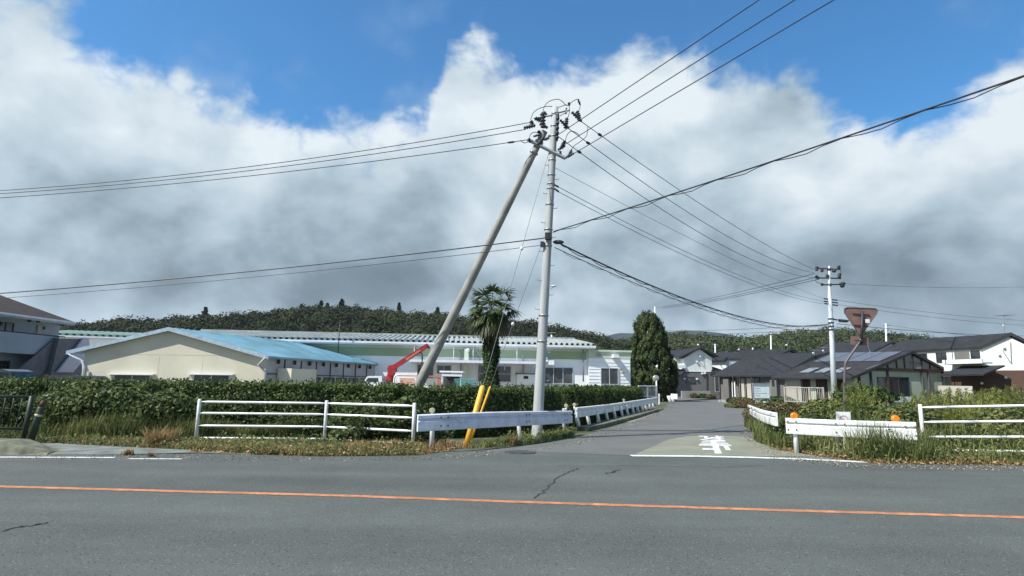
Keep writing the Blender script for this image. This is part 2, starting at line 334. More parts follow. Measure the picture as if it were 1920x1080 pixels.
def leaves(C, Nn, size, asp=.55, jit=.6, updir=None):
    """diamond leaves: centres C, outward normals Nn"""
    n = len(C); nn = unit(Nn+rng.normal(0, jit, (n,3)))
    a = rng.normal(0, 1, (n,3)) if updir is None else np.array(updir)+rng.normal(0, .45, (n,3))
    a = unit(a-(a*nn).sum(1, keepdims=True)*nn); b = np.cross(nn, a)
    s = (size*rng.uniform(.6, 1.4, n))[:,None]
    return np.stack([C-a*s, C-b*s*asp+nn*s*.15, C+a*s, C+b*s*asp+nn*s*.15], 1)
def blades(base, h, w, lean=.35):
    """tapering grass blades as bent narrow quads"""
    n = len(base); d = rng.normal(0, 1, (n,3)); d[:,2] = 0; d = unit(d); side = np.stack([-d[:,1], d[:,0], np.zeros(n)], 1)
    H = (h*rng.uniform(.5, 1.3, n))[:,None]; ww = (w*rng.uniform(.7, 1.3, n))[:,None]; ln = (lean*rng.uniform(.2, 1.5, n))[:,None]
    up = np.array([[0,0,1.0]])
    tip = base+up*H+d*H*ln; mid = base+up*H*.55+d*H*ln*.3
    return np.concatenate([np.stack([base-side*ww, base+side*ww, mid+side*ww*.8, mid-side*ww*.8], 1), np.stack([mid-side*ww*.8, mid+side*ww*.8, tip+side*ww*.1, tip-side*ww*.1], 1)])
def npn(P, s=1.0, seed=0):
    """cheap smooth 3-D noise, -1..1"""
    r = np.random.default_rng(seed); v = np.zeros(len(P))
    for k in range(7):
        d = r.normal(0, 1, 3)*s*(1+.5*k); v += np.sin(P@d+r.uniform(0, 6.28))/(1+.5*k)
    return v/3.2
def in_poly(P, poly):
    x, y = P[:,0], P[:,1]; ins = np.zeros(len(P), bool); n = len(poly)
    for i in range(n):
        x1, y1 = poly[i][:2]; x2, y2 = poly[(i+1) % n][:2]
        c = ((y1 > y) != (y2 > y)) & (x < (x2-x1)*(y-y1)/(y2-y1+1e-12)+x1); ins ^= c
    return ins
def scatter(poly, n):
    poly = np.array([p[:2] for p in poly]); lo, hi = poly.min(0), poly.max(0); out = np.zeros((0,2))
    while len(out) < n:
        P = rng.uniform(lo, hi, (n*2, 2)); out = np.concatenate([out, P[in_poly(P, poly)]])
    return np.concatenate([out[:n], np.zeros((n,1))], 1)

class Plane:
    """a vertical plane through two ground points; s runs along it, o points towards the viewer's side"""
    def __init__(s, a, b):
        s.a = np.array([a[0], a[1], 0.0]); b = np.array([b[0], b[1], 0.0]); s.len = np.linalg.norm(b-s.a); s.d = (b-s.a)/s.len
        s.n = np.array([s.d[1], -s.d[0], 0.0])
        if np.dot(s.n, -s.a) < 0: s.n = -s.n
    def sz(s, px, py, o=0.0):
        r = ray(px, py); a = s.a+s.n*o; t = np.dot(a, s.n)/np.dot(r, s.n); p = r*t; return float(np.dot(p-s.a, s.d)), HC+p[2]
    def P(s, u, z, o=0.0): return s.a+s.d*u+s.n*o+np.array([0,0,z])
    def box(s, mb, u0, u1, z0, z1, o0, o1):
        return mb.ext([s.P(u0, z0, o0), s.P(u1, z0, o0), s.P(u1, z1, o0), s.P(u0, z1, o0)], s.n*(o1-o0))
    def poly(s, mb, pts, o0, o1=None, vec=None):
        return mb.ext([s.P(u, z, o0) for u, z in pts], vec if vec is not None else s.n*(o1-o0))
def window(pl, x0, y0, x1, y1, parent, bars=1, fr=None, gl=None, o=0.02, hb=0, name='window'):
    xm, ym = (x0+x1)/2, (y0+y1)/2
    u0 = pl.sz(x0, ym)[0]; u1 = pl.sz(x1, ym)[0]; z1 = pl.sz(xm, y0)[1]; z0 = pl.sz(xm, y1)[1]
    return window_uz(pl, min(u0, u1), max(u0, u1), z0, z1, parent, bars, fr, gl, o, hb, name)
def window_uz(pl, u0, u1, z0, z1, parent, bars=1, fr=None, gl=None, o=0.02, hb=0, name='window'):
    t = .05; mb = MB(); a, b = o-.01, o+.05
    pl.box(mb, u0-t, u1+t, z1, z1+t, a, b); pl.box(mb, u0-t, u1+t, z0-t, z0, a, b+.03)
    pl.box(mb, u0-t, u0, z0, z1, a, b); pl.box(mb, u1, u1+t, z0, z1, a, b)
    for i in range(bars):
        u = u0+(u1-u0)*(i+1)/(bars+1); pl.box(mb, u-.025, u+.025, z0, z1, a, b-.005)
    for i in range(hb):
        z = z0+(z1-z0)*(i+1)/(hb+1); pl.box(mb, u0, u1, z-.02, z+.02, a, b-.01)
    w = mb.build(name, fr or M_frame, parent)
    g = MB(); pl.box(g, u0, u1, z0, z1, a+.001, a+.015); g.build('pane', gl or M_glass, w)
    return w
def curve_pts(pts, k=6):
    pts = [np.array(p, float) for p in pts]; out = []
    for i in range(len(pts)-1):
        p0 = pts[max(i-1,0)]; p1 = pts[i]; p2 = pts[i+1]; p3 = pts[min(i+2, len(pts)-1)]
        for j in range(k):
            t = j/k; out.append(.5*((2*p1)+(-p0+p2)*t+(2*p0-5*p1+4*p2-p3)*t*t+(-p0+3*p1-3*p2+p3)*t**3))
    out.append(pts[-1]); return out
#PART2
# ================================================================ THE SETTING
def Gz(pts, z): return [np.array([*G(x, y)[:2], z]) for x, y in pts]
def grid_sheet(name, x0, x1, y0, y1, z, m): return struct(MB().sheet([(x0,y0,z),(x1,y0,z),(x1,y1,z),(x0,y1,z)]).build(name, m))
grid_sheet('ground', -3500, 3500, -800, 4500, -.012, M_soil)
far = Gz([(1180,853),(1400,858),(1620,867),(1800,871),(1920,873)], 0)
left = Gz([(0,852),(100,852),(225,853),(330,851),(420,851),(600,856),(780,854),(860,844),(930,840),(1000,834),(1075,823)], 0)
o_l = np.array([-160, 24.5, 0]); o_r = np.array([160, 1.0, 0])
main = MB().sheet([np.array([-160,-14,0]), np.array([160,-22,0]), o_r]+far[::-1]+left[::-1][:0]+[np.array([*G(1180,853)[:2],0])][:0]+left[::-1]+[np.array([-60,16.2,0]), o_l])
struct(main.build('main_road', M_asph))
side_l = [(1000,834),(1075,823),(1110,812),(1150,801),(1200,786),(1242,770),(1252,759),(1255,752),(1240,748),(1235,744)]
side_r = [(1480,745),(1400,744),(1372,747),(1365,750),(1392,757),(1398,763),(1392,775),(1398,790),(1408,812),(1425,828),(1470,842),(1560,855),(1620,866.5)]
sp = Gz(side_l, .004)+Gz(side_r, .004)+Gz([(1400,858),(1180,854.5),(1080,850),(960,846),(900,846)], .004)
struct(MB().sheet(sp).build('side_road', M_asph2))
grid_sheet('yard', -60, 8.5, 26, 75, -.006, M_gravel)
struct(MB().sheet([(14,66,-.005),(60,38,-.005),(90,60,-.005),(70,110,-.005),(22,110,-.005)]).build('courtyard_ground', M_gravel))
# kerb line under the long guardrail
kp = Gz([(1088,808),(1126,800),(1156,792),(1190,783),(1229,770.5)], 0)
kb = MB(); kq = [p+np.array([-.10,.0,0]) for p in kp]
for i in range(len(kp)-1):
    d = kp[i+1]-kp[i]; d /= np.linalg.norm(d); n = np.array([d[1], -d[0], 0])
    kb.ext([kp[i]+n*.22, kp[i+1]+n*.22, kp[i+1]-n*.12, kp[i]-n*.12], (0,0,.13))
struct(kb.build('road_edge_kerb', M_kerb))
# left pavement, kerb blocks
struct(MB().ext(Gz([(62,853.2),(225,852.5),(372,849),(470,852),(470,842),(372,838),(150,831),(62,829)], -.002), (0,0,.012)).build('pavement', M_conc))
kbl = MB()
for i in range(-9, 1):
    a = -10.35+i*1.02; zt = .24 if i < 0 else .235
    y0 = 12.32-(a+10)*.02
    x0, x1 = a-.985, a-.012
    kbl.add([(x0,y0,0),(x1,y0-.02,0),(x1,y0+.75,0),(x0,y0+.77,0),(x0,y0+.13,zt),(x1,y0+.11,zt),(x1,y0+.75,zt),(x0,y0+.77,zt)], [(0,1,5,4),(4,5,6,7),(1,2,6,5),(2,3,7,6),(3,0,4,7)])
kbl.add([(-10.36,12.3,0),(-9.35,12.25,0),(-9.35,12.9,.01),(-10.36,13.05,0),(-10.36,12.42,.235),(-9.4,12.35,.03),(-9.6,12.9,.03),(-10.36,13.05,.235)], [(0,1,5,4),(4,5,6,7),(1,2,6,5),(2,3,7,6),(3,0,4,7)])
struct(kbl.build('roadside_kerb', M_kerb))

# painted markings
def strip(pts, w, z):
    mb = MB(); pts = [np.array([p[0], p[1], z]) for p in pts]
    for i in range(len(pts)-1):
        d = pts[i+1]-pts[i]; d /= np.linalg.norm(d); n = np.array([-d[1], d[0], 0])*w/2
        mb.sheet([pts[i]-n, pts[i+1]-n, pts[i+1]+n, pts[i]+n])
    return mb
oL, oR = G(0,912.5), G(1920,970.5); od = (oR-oL)/np.linalg.norm(oR-oL)
struct(strip([oL-od*60+np.array([0,2.5,0]), oL-od*14+np.array([0,.25,0]), oL, G(640,929.5), G(960,941), G(1400,955), oR, oR+od*60], .145, .004).build('centre_line', M_orange))
struct(strip([G(-900,857), G(0,857.3), G(216,858)], .13, .004).build('edge_line', M_line))
struct(strip([G(240,860.3), G(341,860.8)], .11, .004).build('edge_line', M_line))
struct(strip(Gz([(1183,854.8),(1300,855.7),(1400,858),(1500,861),(1625,867)], 0), .26, .0085).build('edge_line', M_line))
gp = Gz([(1189,853),(1215,842),(1253,824.5),(1290,818),(1330,816.5),(1404,819.5),(1420,829),(1462,843),(1540,856),(1400,856),(1300,854)], .008)
struct(MB().sheet(gp).build('painted_patch', M_greenpaint))
# stop lettering painted for drivers leaving the side street (upside down from the main road)
tq = [G(1312,850.5), G(1382,851.5), G(1356,818.5), G(1312,817.8)]   # near-left, near-right, far-right, far-left
def tpt(u, v):   # u 0..1 from left, v 0..1 from near to far
    a = tq[0]*(1-u)+tq[1]*u; b = tq[3]*(1-u)+tq[2]*u; p = a*(1-v)+b*v; return np.array([p[0], p[1], .0125])
stop = MB(); lift = [0.0]
def stroke(pts, wu, v0, vh, wv=None):
    """pts in glyph space (x right, y up, upright letter); drawn rotated by 180 degrees"""
    for i in range(len(pts)-1):
        (x1, y1), (x2, y2) = pts[i], pts[i+1]; lift[0] += .00025
        dx, dy = x2-x1, y2-y1; l = math.hypot(dx, dy); ex, ey = dx/l*.02, dy/l*.02; nx, ny = -dy/l, dx/l
        a = wu*abs(nx)+(wv or wu)*abs(ny); q = []
        for (px, py) in ((x1-ex-nx*a, y1-ey-ny*a), (x2+ex-nx*a, y2+ey-ny*a), (x2+ex+nx*a, y2+ey+ny*a), (x1-ex+nx*a, y1-ey+ny*a)):
            q.append(tpt(1-px, v0+vh*(1-py))+np.array([0,0,lift[0]]))
        stop.sheet(q)
v0, vh = .0, .42
stroke([(0,.04),(1,.04)], .1, v0, vh, .09); stroke([(.5,.08),(.5,1)], .095, v0, vh); stroke([(.55,.55),(.9,.55)], .1, v0, vh, .08); stroke([(.17,.1),(.17,.62)], .075, v0, vh)
v0, vh = .46, .27
stroke([(.05,.86),(.95,.86)], .1, v0, vh, .09); stroke([(.1,.55),(.9,.55)], .1, v0, vh, .09); stroke([(.52,1.0),(.52,.15)], .085, v0, vh); stroke([(.52,.12),(.2,.05),(.12,.2),(.3,.3),(.6,.22),(.95,.05)], .06, v0, vh, .09)
v0, vh = .76, .24
stroke([(.27,1),(.27,0)], .075, v0, vh); stroke([(.05,.72),(.42,.76),(.05,.2)], .05, v0, vh, .1); stroke([(.42,.5),(.62,.86),(.76,.8),(.74,.25),(.84,.1),(1,.25)], .07, v0, vh, .1)
struct(stop.build('road_lettering', M_line))
def crack(px, w=.025):
    pts = [G(x, y) for x, y in px]; out = []
    for i in range(len(pts)-1):
        for k in range(6):
            p = pts[i]*(1-k/6)+pts[i+1]*k/6; out.append(p+rng.normal(0, .03, 3)*[1,1,0])
    out.append(pts[-1]); mb = MB()
    for i in range(len(out)-1):
        d = out[i+1]-out[i]; l = np.linalg.norm(d)+1e-6; n = np.array([-d[1], d[0], 0])/l*w*rng.uniform(.25, .6)
        a, b = out[i].copy(), out[i+1].copy(); a[2] = b[2] = .0045; mb.sheet([a-n, b-n, b+n, a+n])
    return struct(mb.build('road_crack', M_crack))
crack([(1003,935),(1022,920),(1038,907),(1052,893),(1070,884),(1087,878)], .03); crack([(1140,889),(1150,884),(1163,881)], .05)
crack([(1040,874),(1180,873),(1330,876),(1400,875),(1430,873)], .022); crack([(0,997),(60,986),(90,980)], .03)
mh = MB(); c = G(976,848.3); seg = 28
mh.tube([c+np.array([0,0,.004]), c+np.array([0,0,.014])], [.36,.36], n=28)
for k in range(3): mh.tube([c+np.array([0,0,.014]), c+np.array([0,0,.0165+.001*k])], [.33-.08*k, .33-.08*k], n=28)
tag(mh.build('manhole_cover', M_iron), 'dark round iron manhole cover in the asphalt before the guardrail', 'manhole cover')

# ================================================================ WHITE RAIL FENCES AND GUARDRAILS
def rail_tube(mb, a, b, r=.03, pinch=.18):
    a, b = np.array(a, float), np.array(b, float); l = np.linalg.norm(b-a); d = (b-a)/l
    mb.tube([a, a+d*pinch*.5, a+d*pinch, b-d*pinch, b-d*pinch*.5, b], [r*.55, r*.7, r, r, r*.7, r*.55], n=8)
def rail_fence(posts, zr, h, label, r=.031, pr=.045, m=M_white):
    t = thing('rail_fence', label, 'fence', posts[0])
    for p in posts:
        mb = MB(); top = np.array(p)+np.array([p[3] if len(p) > 3 else 0, 0, h]) if False else np.array(p[:3])+np.array([0,0,h])
        mb.tube([np.array(p[:3])-[0,0,.1], top-[0,0,.015], top], [pr, pr, pr*.7], n=10); mb.build('post', m, t, True)
    for i in range(len(posts)-1):
        a, b = np.array(posts[i][:3]), np.array(posts[i+1][:3]); d = (b-a)/np.linalg.norm(b-a)
        for z in zr:
            mb = MB(); rail_tube(mb, a+d*.02+[0,0,z+0], b-d*.02+[0,0,z], r)
            for q in (a+d*.08, b-d*.08): mb.ball(q+np.array([0,-.035,z]), .016, 6, 4)
            mb.build('rail', m, t, True)
    return t
f1, f2, f3 = G(367,827), G(608,829), G(774,839)
rail_fence([f1, f2, f3], [.985, .70, .385, .075], 1.06, 'white four-rail pipe fence overgrown with vines in front of the hedge', m=M_white)
fr1, fr2 = G(1733,843), np.array([13.6, 13.9, .20]); fr1 = np.array([*W(1733,843,14.6)[:2], 0]); fr3 = fr2+np.array([2.6,-.6,.12])
rail_fence([fr1, np.array([13.0,13.1,.17]), np.array([15.4,12.4,.25])], [1.12, .77, .42, .1], 1.20, 'white four-rail pipe fence rising out of tall weeds at the right', m=M_white)

def beam_profile():   # (o, z) cross-section of the pressed rail, o towards the road
    return [(0,0),(.05,.02),(.075,.07),(.075,.125),(.035,.155),(.035,.19),(.075,.22),(.075,.28),(.05,.33),(0,.35)]
def guardrail(path, side, label, posts, h=.35, flat=False, lean=(0,0,0), group=None, pr=.055, refl=[], m=M_white, pm=M_white, hs=1.0, box=False):
    """path: list of points at the beam's lower edge; side: +1 if the face is to the left of the path direction"""
    path = curve_pts(path, 5); t = thing('guardrail', label, 'guardrail', path[0]*[1,1,0]); mb = MB(); prof = beam_profile(); n = len(prof)
    th = .03; ring = [(o, z) for o, z in prof]+[(o-th, z) for o, z in prof[::-1]]
    if box: ring = [(0,0),(.08,0),(.085,.03),(.085,.20),(.04,.225),(.04,.245),(.085,.262),(.085,.33),(.06,.35),(0,.35)]
    k = len(ring); vs = []
    for i, p in enumerate(path):
        d = path[min(i+1, len(path)-1)]-path[max(i-1, 0)]; d[2] = 0; d = d/np.linalg.norm(d); nn = np.array([-d[1], d[0], 0])*side
        hh = h/.35*(hs if not hasattr(hs, '__len__') else np.interp(i/(len(path)-1), [0,1], hs))
        for (o, z) in ring: vs.append(p+nn*o+np.array([0,0,z*hh]))
    fs = [(i*k+j, i*k+(j+1) % k, (i+1)*k+(j+1) % k, (i+1)*k+j) for i in range(len(path)-1) for j in range(k)]
    fs += [tuple(range(k))[::-1], tuple(range((len(path)-1)*k, len(path)*k))]
    mb.add(vs, fs); mb.build('beam', m, t)
    pa = np.array(path)
    for p, ht, ln in posts:
        w_ = int(np.argmin(np.linalg.norm((pa-np.array(p))[:,:2], axis=1))); w_ = min(max(w_, 1), len(path)-2); d = path[w_+1]-path[w_-1]; d[2] = 0; d /= np.linalg.norm(d); nn = np.array([-d[1], d[0], 0])*side
        if len(posts) < 6:
            for dz, dx in ((.10,-.09),(.10,.09),(.29,-.09),(.29,.09)):
                q = MB(); q.tube([path[w_]+d*dx+nn*.08+[0,0,dz], path[w_]+d*dx+nn*.098+[0,0,dz]], .02, 6); q.build('bolt', M_rust, t)
        q = MB(); p = np.array(p); q.tube([p-[0,0,.1], p+[ln,0.0,ht-.02], p+[ln,0,ht]], [pr, pr, pr*.75], n=10); q.build('post', pm, t, True)
    for p, z, r, mm in refl:
        q = MB(); p = np.array(p); q.tube([p+[0,0,z-.16], p+[0,0,z-.02]], .028, 8); s = q.build('reflector_stalk', m, t, True)
        q = MB(); q.tube([p+[0,-.025,z+r*.6], p+[0,.025,z+r*.6]], [r, r], n=16)
        q.tube([p+[0,-.032,z+r*.6], p+[0,-.025,z+r*.6]], [r*.82, r*.9], n=16); q.build('reflector', mm, s)
    return t
# near left guardrail
def zW(px, py, Y): return W(px, py, Y)
ga = [zW(781,809,13.5), zW(870,804,14.15), zW(960,799,15.6), zW(1069,793,18.9)]
post = lambda x, y, ht, ln=0: (G(x, y)+np.array([0,.12,0]), ht, ln)
guardrail(ga, -1, 'weathered bluish-white guardrail in front of the concrete pole', [post(808,843,.78), post(977,829,.62,-.09), post(1058,812,.78)], hs=(1.06,1.08), box=True,
          refl=[(G(808,843)+np.array([.0,-.02,0]), .86, .068, M_refc), (G(1062,812)+np.array([0,.1,0]), .83, .065, M_refc)], m=M_whitewornshade)
gb = [zW(1078,783,20.6), zW(1110,778,23.2), zW(1150,771,27.3), zW(1190,763,32.5), zW(1231,754.5,40.5)]
pb = [(1087.5,806),(1107,801),(1125,797.5),(1141,793),(1155.5,789),(1168.6,785.5),(1179,783),(1189.7,780),(1198.6,777),(1207,774.5),(1214,772.8),(1221,770.5),(1227,768.8)]
guardrail(gb, -1, 'long white guardrail with close leaning posts along the left edge of the side street', [(G(x, y)+np.array([0,.05,.06]), .52+.004*i, -.13) for i, (x, y) in enumerate(pb)], hs=(.98,1.0), box=True, m=M_white, pr=.07,
          refl=[(G(1084,806)+np.array([-.1,.3,0]), .82, .06, M_refc), (G(1176,783)+np.array([-.1,.3,0]), .80, .06, M_refc)])
ge = [zW(1258,748,53), zW(1270,748.5,52.5)]
guardrail(ge, 1, 'short white guardrail end seen at the foot of the conical tree', [(G(1259,757)+np.array([0,.1,0]), .7, -.25), (G(1265,756)+np.array([0,.1,0]), .7, -.25)], hs=(1.3,1.3), m=M_white, pr=.13, box=True)
# right side
gc = [zW(1406,774,24.5), zW(1418,782,20.5), zW(1435,791,17.8), zW(1459,799,15.9)]
guardrail(gc, -1, 'short white guardrail curving out of the weeds on the right of the side street', [(G(1413+i*9.5, 792+i*6.5)+np.array([.1,.3,0]), .66, .0) for i in range(5)], hs=(.9,1.0), m=M_white, box=True)
gd = [zW(1474,812.5,14.55), zW(1560,817.5,14.2), zW(1640,821.5,13.85), zW(1719,825,13.5)]
guardrail(gd, -1, 'white guardrail with two orange reflectors among weeds on the right corner', [(np.array([*W(1493,838,14.5)[:2], 0]), .78, 0), (np.array([*W(1571,838,14.3)[:2], 0]), .7, 0), (np.array([*W(1700,838,13.8)[:2], 0]), .7, 0)], hs=(1.05,1.12), box=True,
          refl=[(np.array([*W(1489,778,14.45)[:2], 0]), .83, .085, M_reflo), (np.array([*W(1679,786,13.75)[:2], 0]), .82, .09, M_reflo)])
# little notice plate behind the right guardrail
pl_ = Plane(W(1569,790,14.9), W(1596,790,14.9)); t = thing('small_sign', 'small white plate with faint pink print standing behind the right guardrail', 'sign', W(1582,800,14.9)*[1,1,0])
q = MB(); pl_.box(q, 0, .355, .44, .98, -.015, 0); q.build('sign_plate', M_board, t)
q = MB(); pc = (.178, .78)
for k in range(10):
    a0, a1 = math.pi*k/10, math.pi*(k+1)/10
    pl_.poly(q, [(pc[0]+math.cos(a)*r, pc[1]+math.sin(a)*r) for a, r in ((a0,.09),(a1,.09),(a1,.12),(a0,.12))], .001, .004)
for z in (.77,.72,.67,.62,.57): pl_.box(q, .09, .27, z, z+.018, .001, .004)
q.build('print', M_pinkink, t)
q = MB(); pl_.box(q, .15, .2, -.05, .46, -.05, -.016); q.build('post', M_white, t)

# green railing, bollard at the left edge
t = thing('green_railing', 'dark green barred railing at the left edge beside the kerb', 'railing', G(40,823))
a = np.array([*W(43,823,14.6)[:2], .1]); b = a+np.array([-4.2,.15,0])
for k, p in enumerate((a, a+(b-a)*.5, b)):
    q = MB(); q.tube([p-[0,0,.15], p+[.07,0,1.0]], .055, 8); q.build('post', M_green, t, True)
for z in (.98, .22): q = MB(); q.tube([a+[0,0,z], b+[0,0,z]], .035, 8); q.build('rail', M_green, t, True)
for k in range(1, 20): q = MB(); p = a+(b-a)*k/20; q.tube([p+[0,0,.22], p+[.05,0,.98]], .014, 6); q.build('bar', M_green, t, True)
t = thing('marker_post', 'dark leaning marker post with pale band and reddish tip beside the railing', 'post', G(56,826))
p = W(56,826,14.3); p[2] = 0; d = np.array([.16,0,.86])
q = MB(); q.tube([p-d*.1, p+d*.98, p+d], [.085,.078,.06], 10); q.build('body', M_green, t, True)
q = MB(); q.tube([p+d*.74, p+d*.80], .084, 12); q.build('band', M_refc, t, True)
q = MB(); q.tube([p+d*1.0, p+d*1.16], [.05,.045], 10); q.build('tip', M_rust, t, True)
#PART3
# ================================================================ UTILITY POLES
def insul(mb, a, b, r=.07, n=5):
    """ribbed insulator between two points"""
    a, b = np.array(a), np.array(b); pts = []; rs = []
    for i in range(n*3+1):
        t = i/(n*3); pts.append(a+(b-a)*t); rs.append(r*(.42 if i % 3 == 0 else (1.0 if i % 3 == 1 else .62))*(1-.25*abs(2*t-1)))
    mb.tube(pts, rs, n=8); return mb
YP = 17.3
pb_, pt_ = G(1006,823), W(1041,201,YP); pt_[1] = YP; pb_[1] = YP
def onp(f): return pb_*(1-f)+pt_*f
P = thing('utility_pole', 'tall pale concrete utility pole crowded with insulators behind the guardrail', 'utility pole', pb_)
q = MB(); q.tube([pb_-[0,0,.3]]+[onp(f) for f in np.linspace(0,1,12)], np.linspace(.162,.098,13), n=20); q.build('shaft', M_polec, P, True)
def pz(py): # fraction of the shaft at an image row
    for f in np.linspace(0, 1, 400):
        p = onp(f); v = RM.T@(p-np.array([0,0,HC])); y = 540+v[1]/v[2]*FPX
        if y <= py: return f
    return 1.0
for i, y in enumerate([302,330,346,355,385,432,447,462,593,640,214,238,256,290]):
    f = pz(y); r = .162*(1-f)+.098*f+.012; c = onp(f); q = MB(); q.tube([c-[0,0,.025], c+[0,0,.025]], r, n=16); q.build('band', M_steel, P, True)
for i, y in enumerate(np.linspace(285, 715, 17)):
    f = pz(y); c = onp(f); r = .162*(1-f)+.098*f; s = -1 if i % 2 else 1; q = MB()
    e = c+np.array([s*(r+.11), -.05, .0]); q.tube([c+[s*r*.7,-.05,0], e, e+[0,0,.04]], .011, 6); q.build('step_bolt', M_steel, P)
def wp(x, y, dy=0.0): return W(x, y, YP+dy)
# crossarms
q = MB(); A1, A2 = wp(990,262,.15), wp(1060,297,-.25); dd = A2-A1
q.tube([A1, A2], .055, n=4); q.build('crossarm', M_steel, P)
q = MB(); q.tube([wp(1040,213), wp(1068,206,-.1)], .03, n=6); q.tube([wp(1040,222), wp(1066,208,-.1)], .018, n=6); q.build('crossarm', M_steel, P)
q = MB(); q.tube([wp(1001,222,.1), wp(1046,214,-.1)], .03, n=6); q.build('crossarm', M_steel, P)
q = MB(); q.tube([wp(1046,214,-.15), wp(1044,262,-.15)], .045, n=6)
for k in range(5): q.ball(wp(1046-k*.4,222+k*9,-.2), .06, 6, 4)
q.build('riser_conduit', M_dark, P, True)
ins = [((982,240),(1004,235),.085),((999,238),(996,226),.075),((1003,222),(1021,228),.10),((1018,240),(1017,211),.11),((1012,232),(1027,240),.08),((1026,218),(1020,209),.055),
 ((1050,225),(1067,241),.07),((1060,241),(1063,221),.085),((1072,210),(1091,228),.075),((1087,227),(1082,208),.09),((1084,187),(1088,197),.045),((1067,198),(1067,192),.05),((1061,214),(1062,202),.04),
 ((1046,281),(1060,273),.06),((1052,278),(1060,264),.08),((1050,294),(1051,283),.055),((1060,296),(1076,287),.065),((1066,294),(1072,281),.06),
 ((1000,256),(1013,252),.055),((1008,272),(1020,257),.075),((1009,250),(1012,245),.06),((992,259),(994,268),.05),((1020,262),(1030,258),.07),((1028,256),(1040,252),.06),((1048,250),(1040,246),.06),((1046,264),(1038,262),.05)]
for i, (a, b, r) in enumerate(ins):
    q = MB(); insul(q, wp(*a, .05*((i % 3)-1)), wp(*b, .05*((i % 3)-1)), r); q.build('insulator', M_dark, P, True)
for c in [[(995,225),(999,213),(1008,205),(1022,200),(1034,199.5),(1047,201),(1056,198),(1062,196)],[(1018,210),(1021,199),(1030,190),(1045,186),(1054,190),(1062,198),(1067,196)],[(1067,196),(1074,190),(1082,186),(1086,187)],
          [(1088,197),(1087,203),(1085,208)],[(1067,198),(1068,210),(1064,222)],[(1060,263),(1064,252),(1071,246),(1079,248),(1086,253)],[(1071,281),(1077,273),(1090,264),(1100,254),(1102,238)],[(993,262),(994,253),(1001,248),(1010,249)],[(975,263),(983,268),(990,266)]]:
    q = MB(); q.tube(curve_pts([wp(x, y) for x, y in c], 4), .011, 6); q.build('jumper_wire', M_cable, P, True)
q = MB(); q.tube([wp(1034,540,-.1), wp(1038,537,-.3)], .02, 6); q.ball(wp(1037.5,536.5,-.35), .05, 10, 6, (1.9,1.2,.6)); q.build('street_lamp', M_white, P, True)
q = MB(); q.box(onp(pz(447))+np.array([0,-.2,0]), (.2,.14,.2)); q.ball(wp(1047,454,-.1), .085, 8, 6, (2.0,.9,.8)); q.box(onp(pz(460))+np.array([-.16,-.1,.0]), (.12,.1,.16)); q.build('cable_clamp', M_dark, P)
q = MB(); insul(q, wp(1040,347), wp(1048,351), .05, 3); insul(q, wp(1040,354), wp(1048,360), .05, 3); q.build('insulator', M_dark, P, True)

# concrete strut
s0, s1 = W(788,716,19.2), wp(1021,246,.12); s0b = s0-(s1-s0)*(s0[2]/(s1[2]-s0[2]))
T = thing('strut_pole', 'weathered concrete strut pole leaning steeply against the tall pole', 'utility pole', s0b)
q = MB(); q.tube([s0b-(s1-s0b)*.03]+[s0b*(1-f)+s1*f for f in np.linspace(0,1,10)], np.linspace(.182,.104,11), n=20); q.build('shaft', M_strut, T, True)
for f in (.965,.93): c = s0b*(1-f)+s1*f; dn = (s1-s0b)/np.linalg.norm(s1-s0b); q = MB(); q.tube([c-dn*.03, c+dn*.03], .14, 16); q.build('band', M_steel, T, True)

# guys with yellow guards
def guy(gx, gy, ptop, g_top_px, label_w, label_g, rg, ball=None, Yg=None, lg=1.0):
    g = G(gx, gy) if Yg is None else np.array([*W(gx, gy, Yg)[:2], 0]); g[2] = 0
    d = (ptop-g)/np.linalg.norm(ptop-g)
    t = thing('guy_wire', label_w, 'guy wire', g); q = MB(); q.tube([g, ptop], .008, 6); q.build('wire', M_cablet, t)
    if ball: q = MB(); q.ball(g+(ptop-g)*ball, .048, 10, 8, (1,1,1.2)); q.build('guy_insulator', M_white, t, True)
    u = thing('guy_guard', label_g, 'guard tube', g); q = MB(); q.tube([g+d*.02, g+d*.8*lg, g+d*1.55*lg, g+d*1.6*lg], [rg, rg, rg, rg*.6], n=14); q.build('guard_tube', M_yellow, u, True)
guy(873,839, wp(1029,286), None, 'thin stay wire from the pole head down to the thick yellow guard', 'thick yellow guard tube on the stay wire behind the guardrail', .072, .62)
guy(884,815, wp(1014,462), None, 'short stay wire from mid pole passing beside the palm', 'slimmer yellow guard tube standing behind the thick one', .032, .58, 17.0, .98)

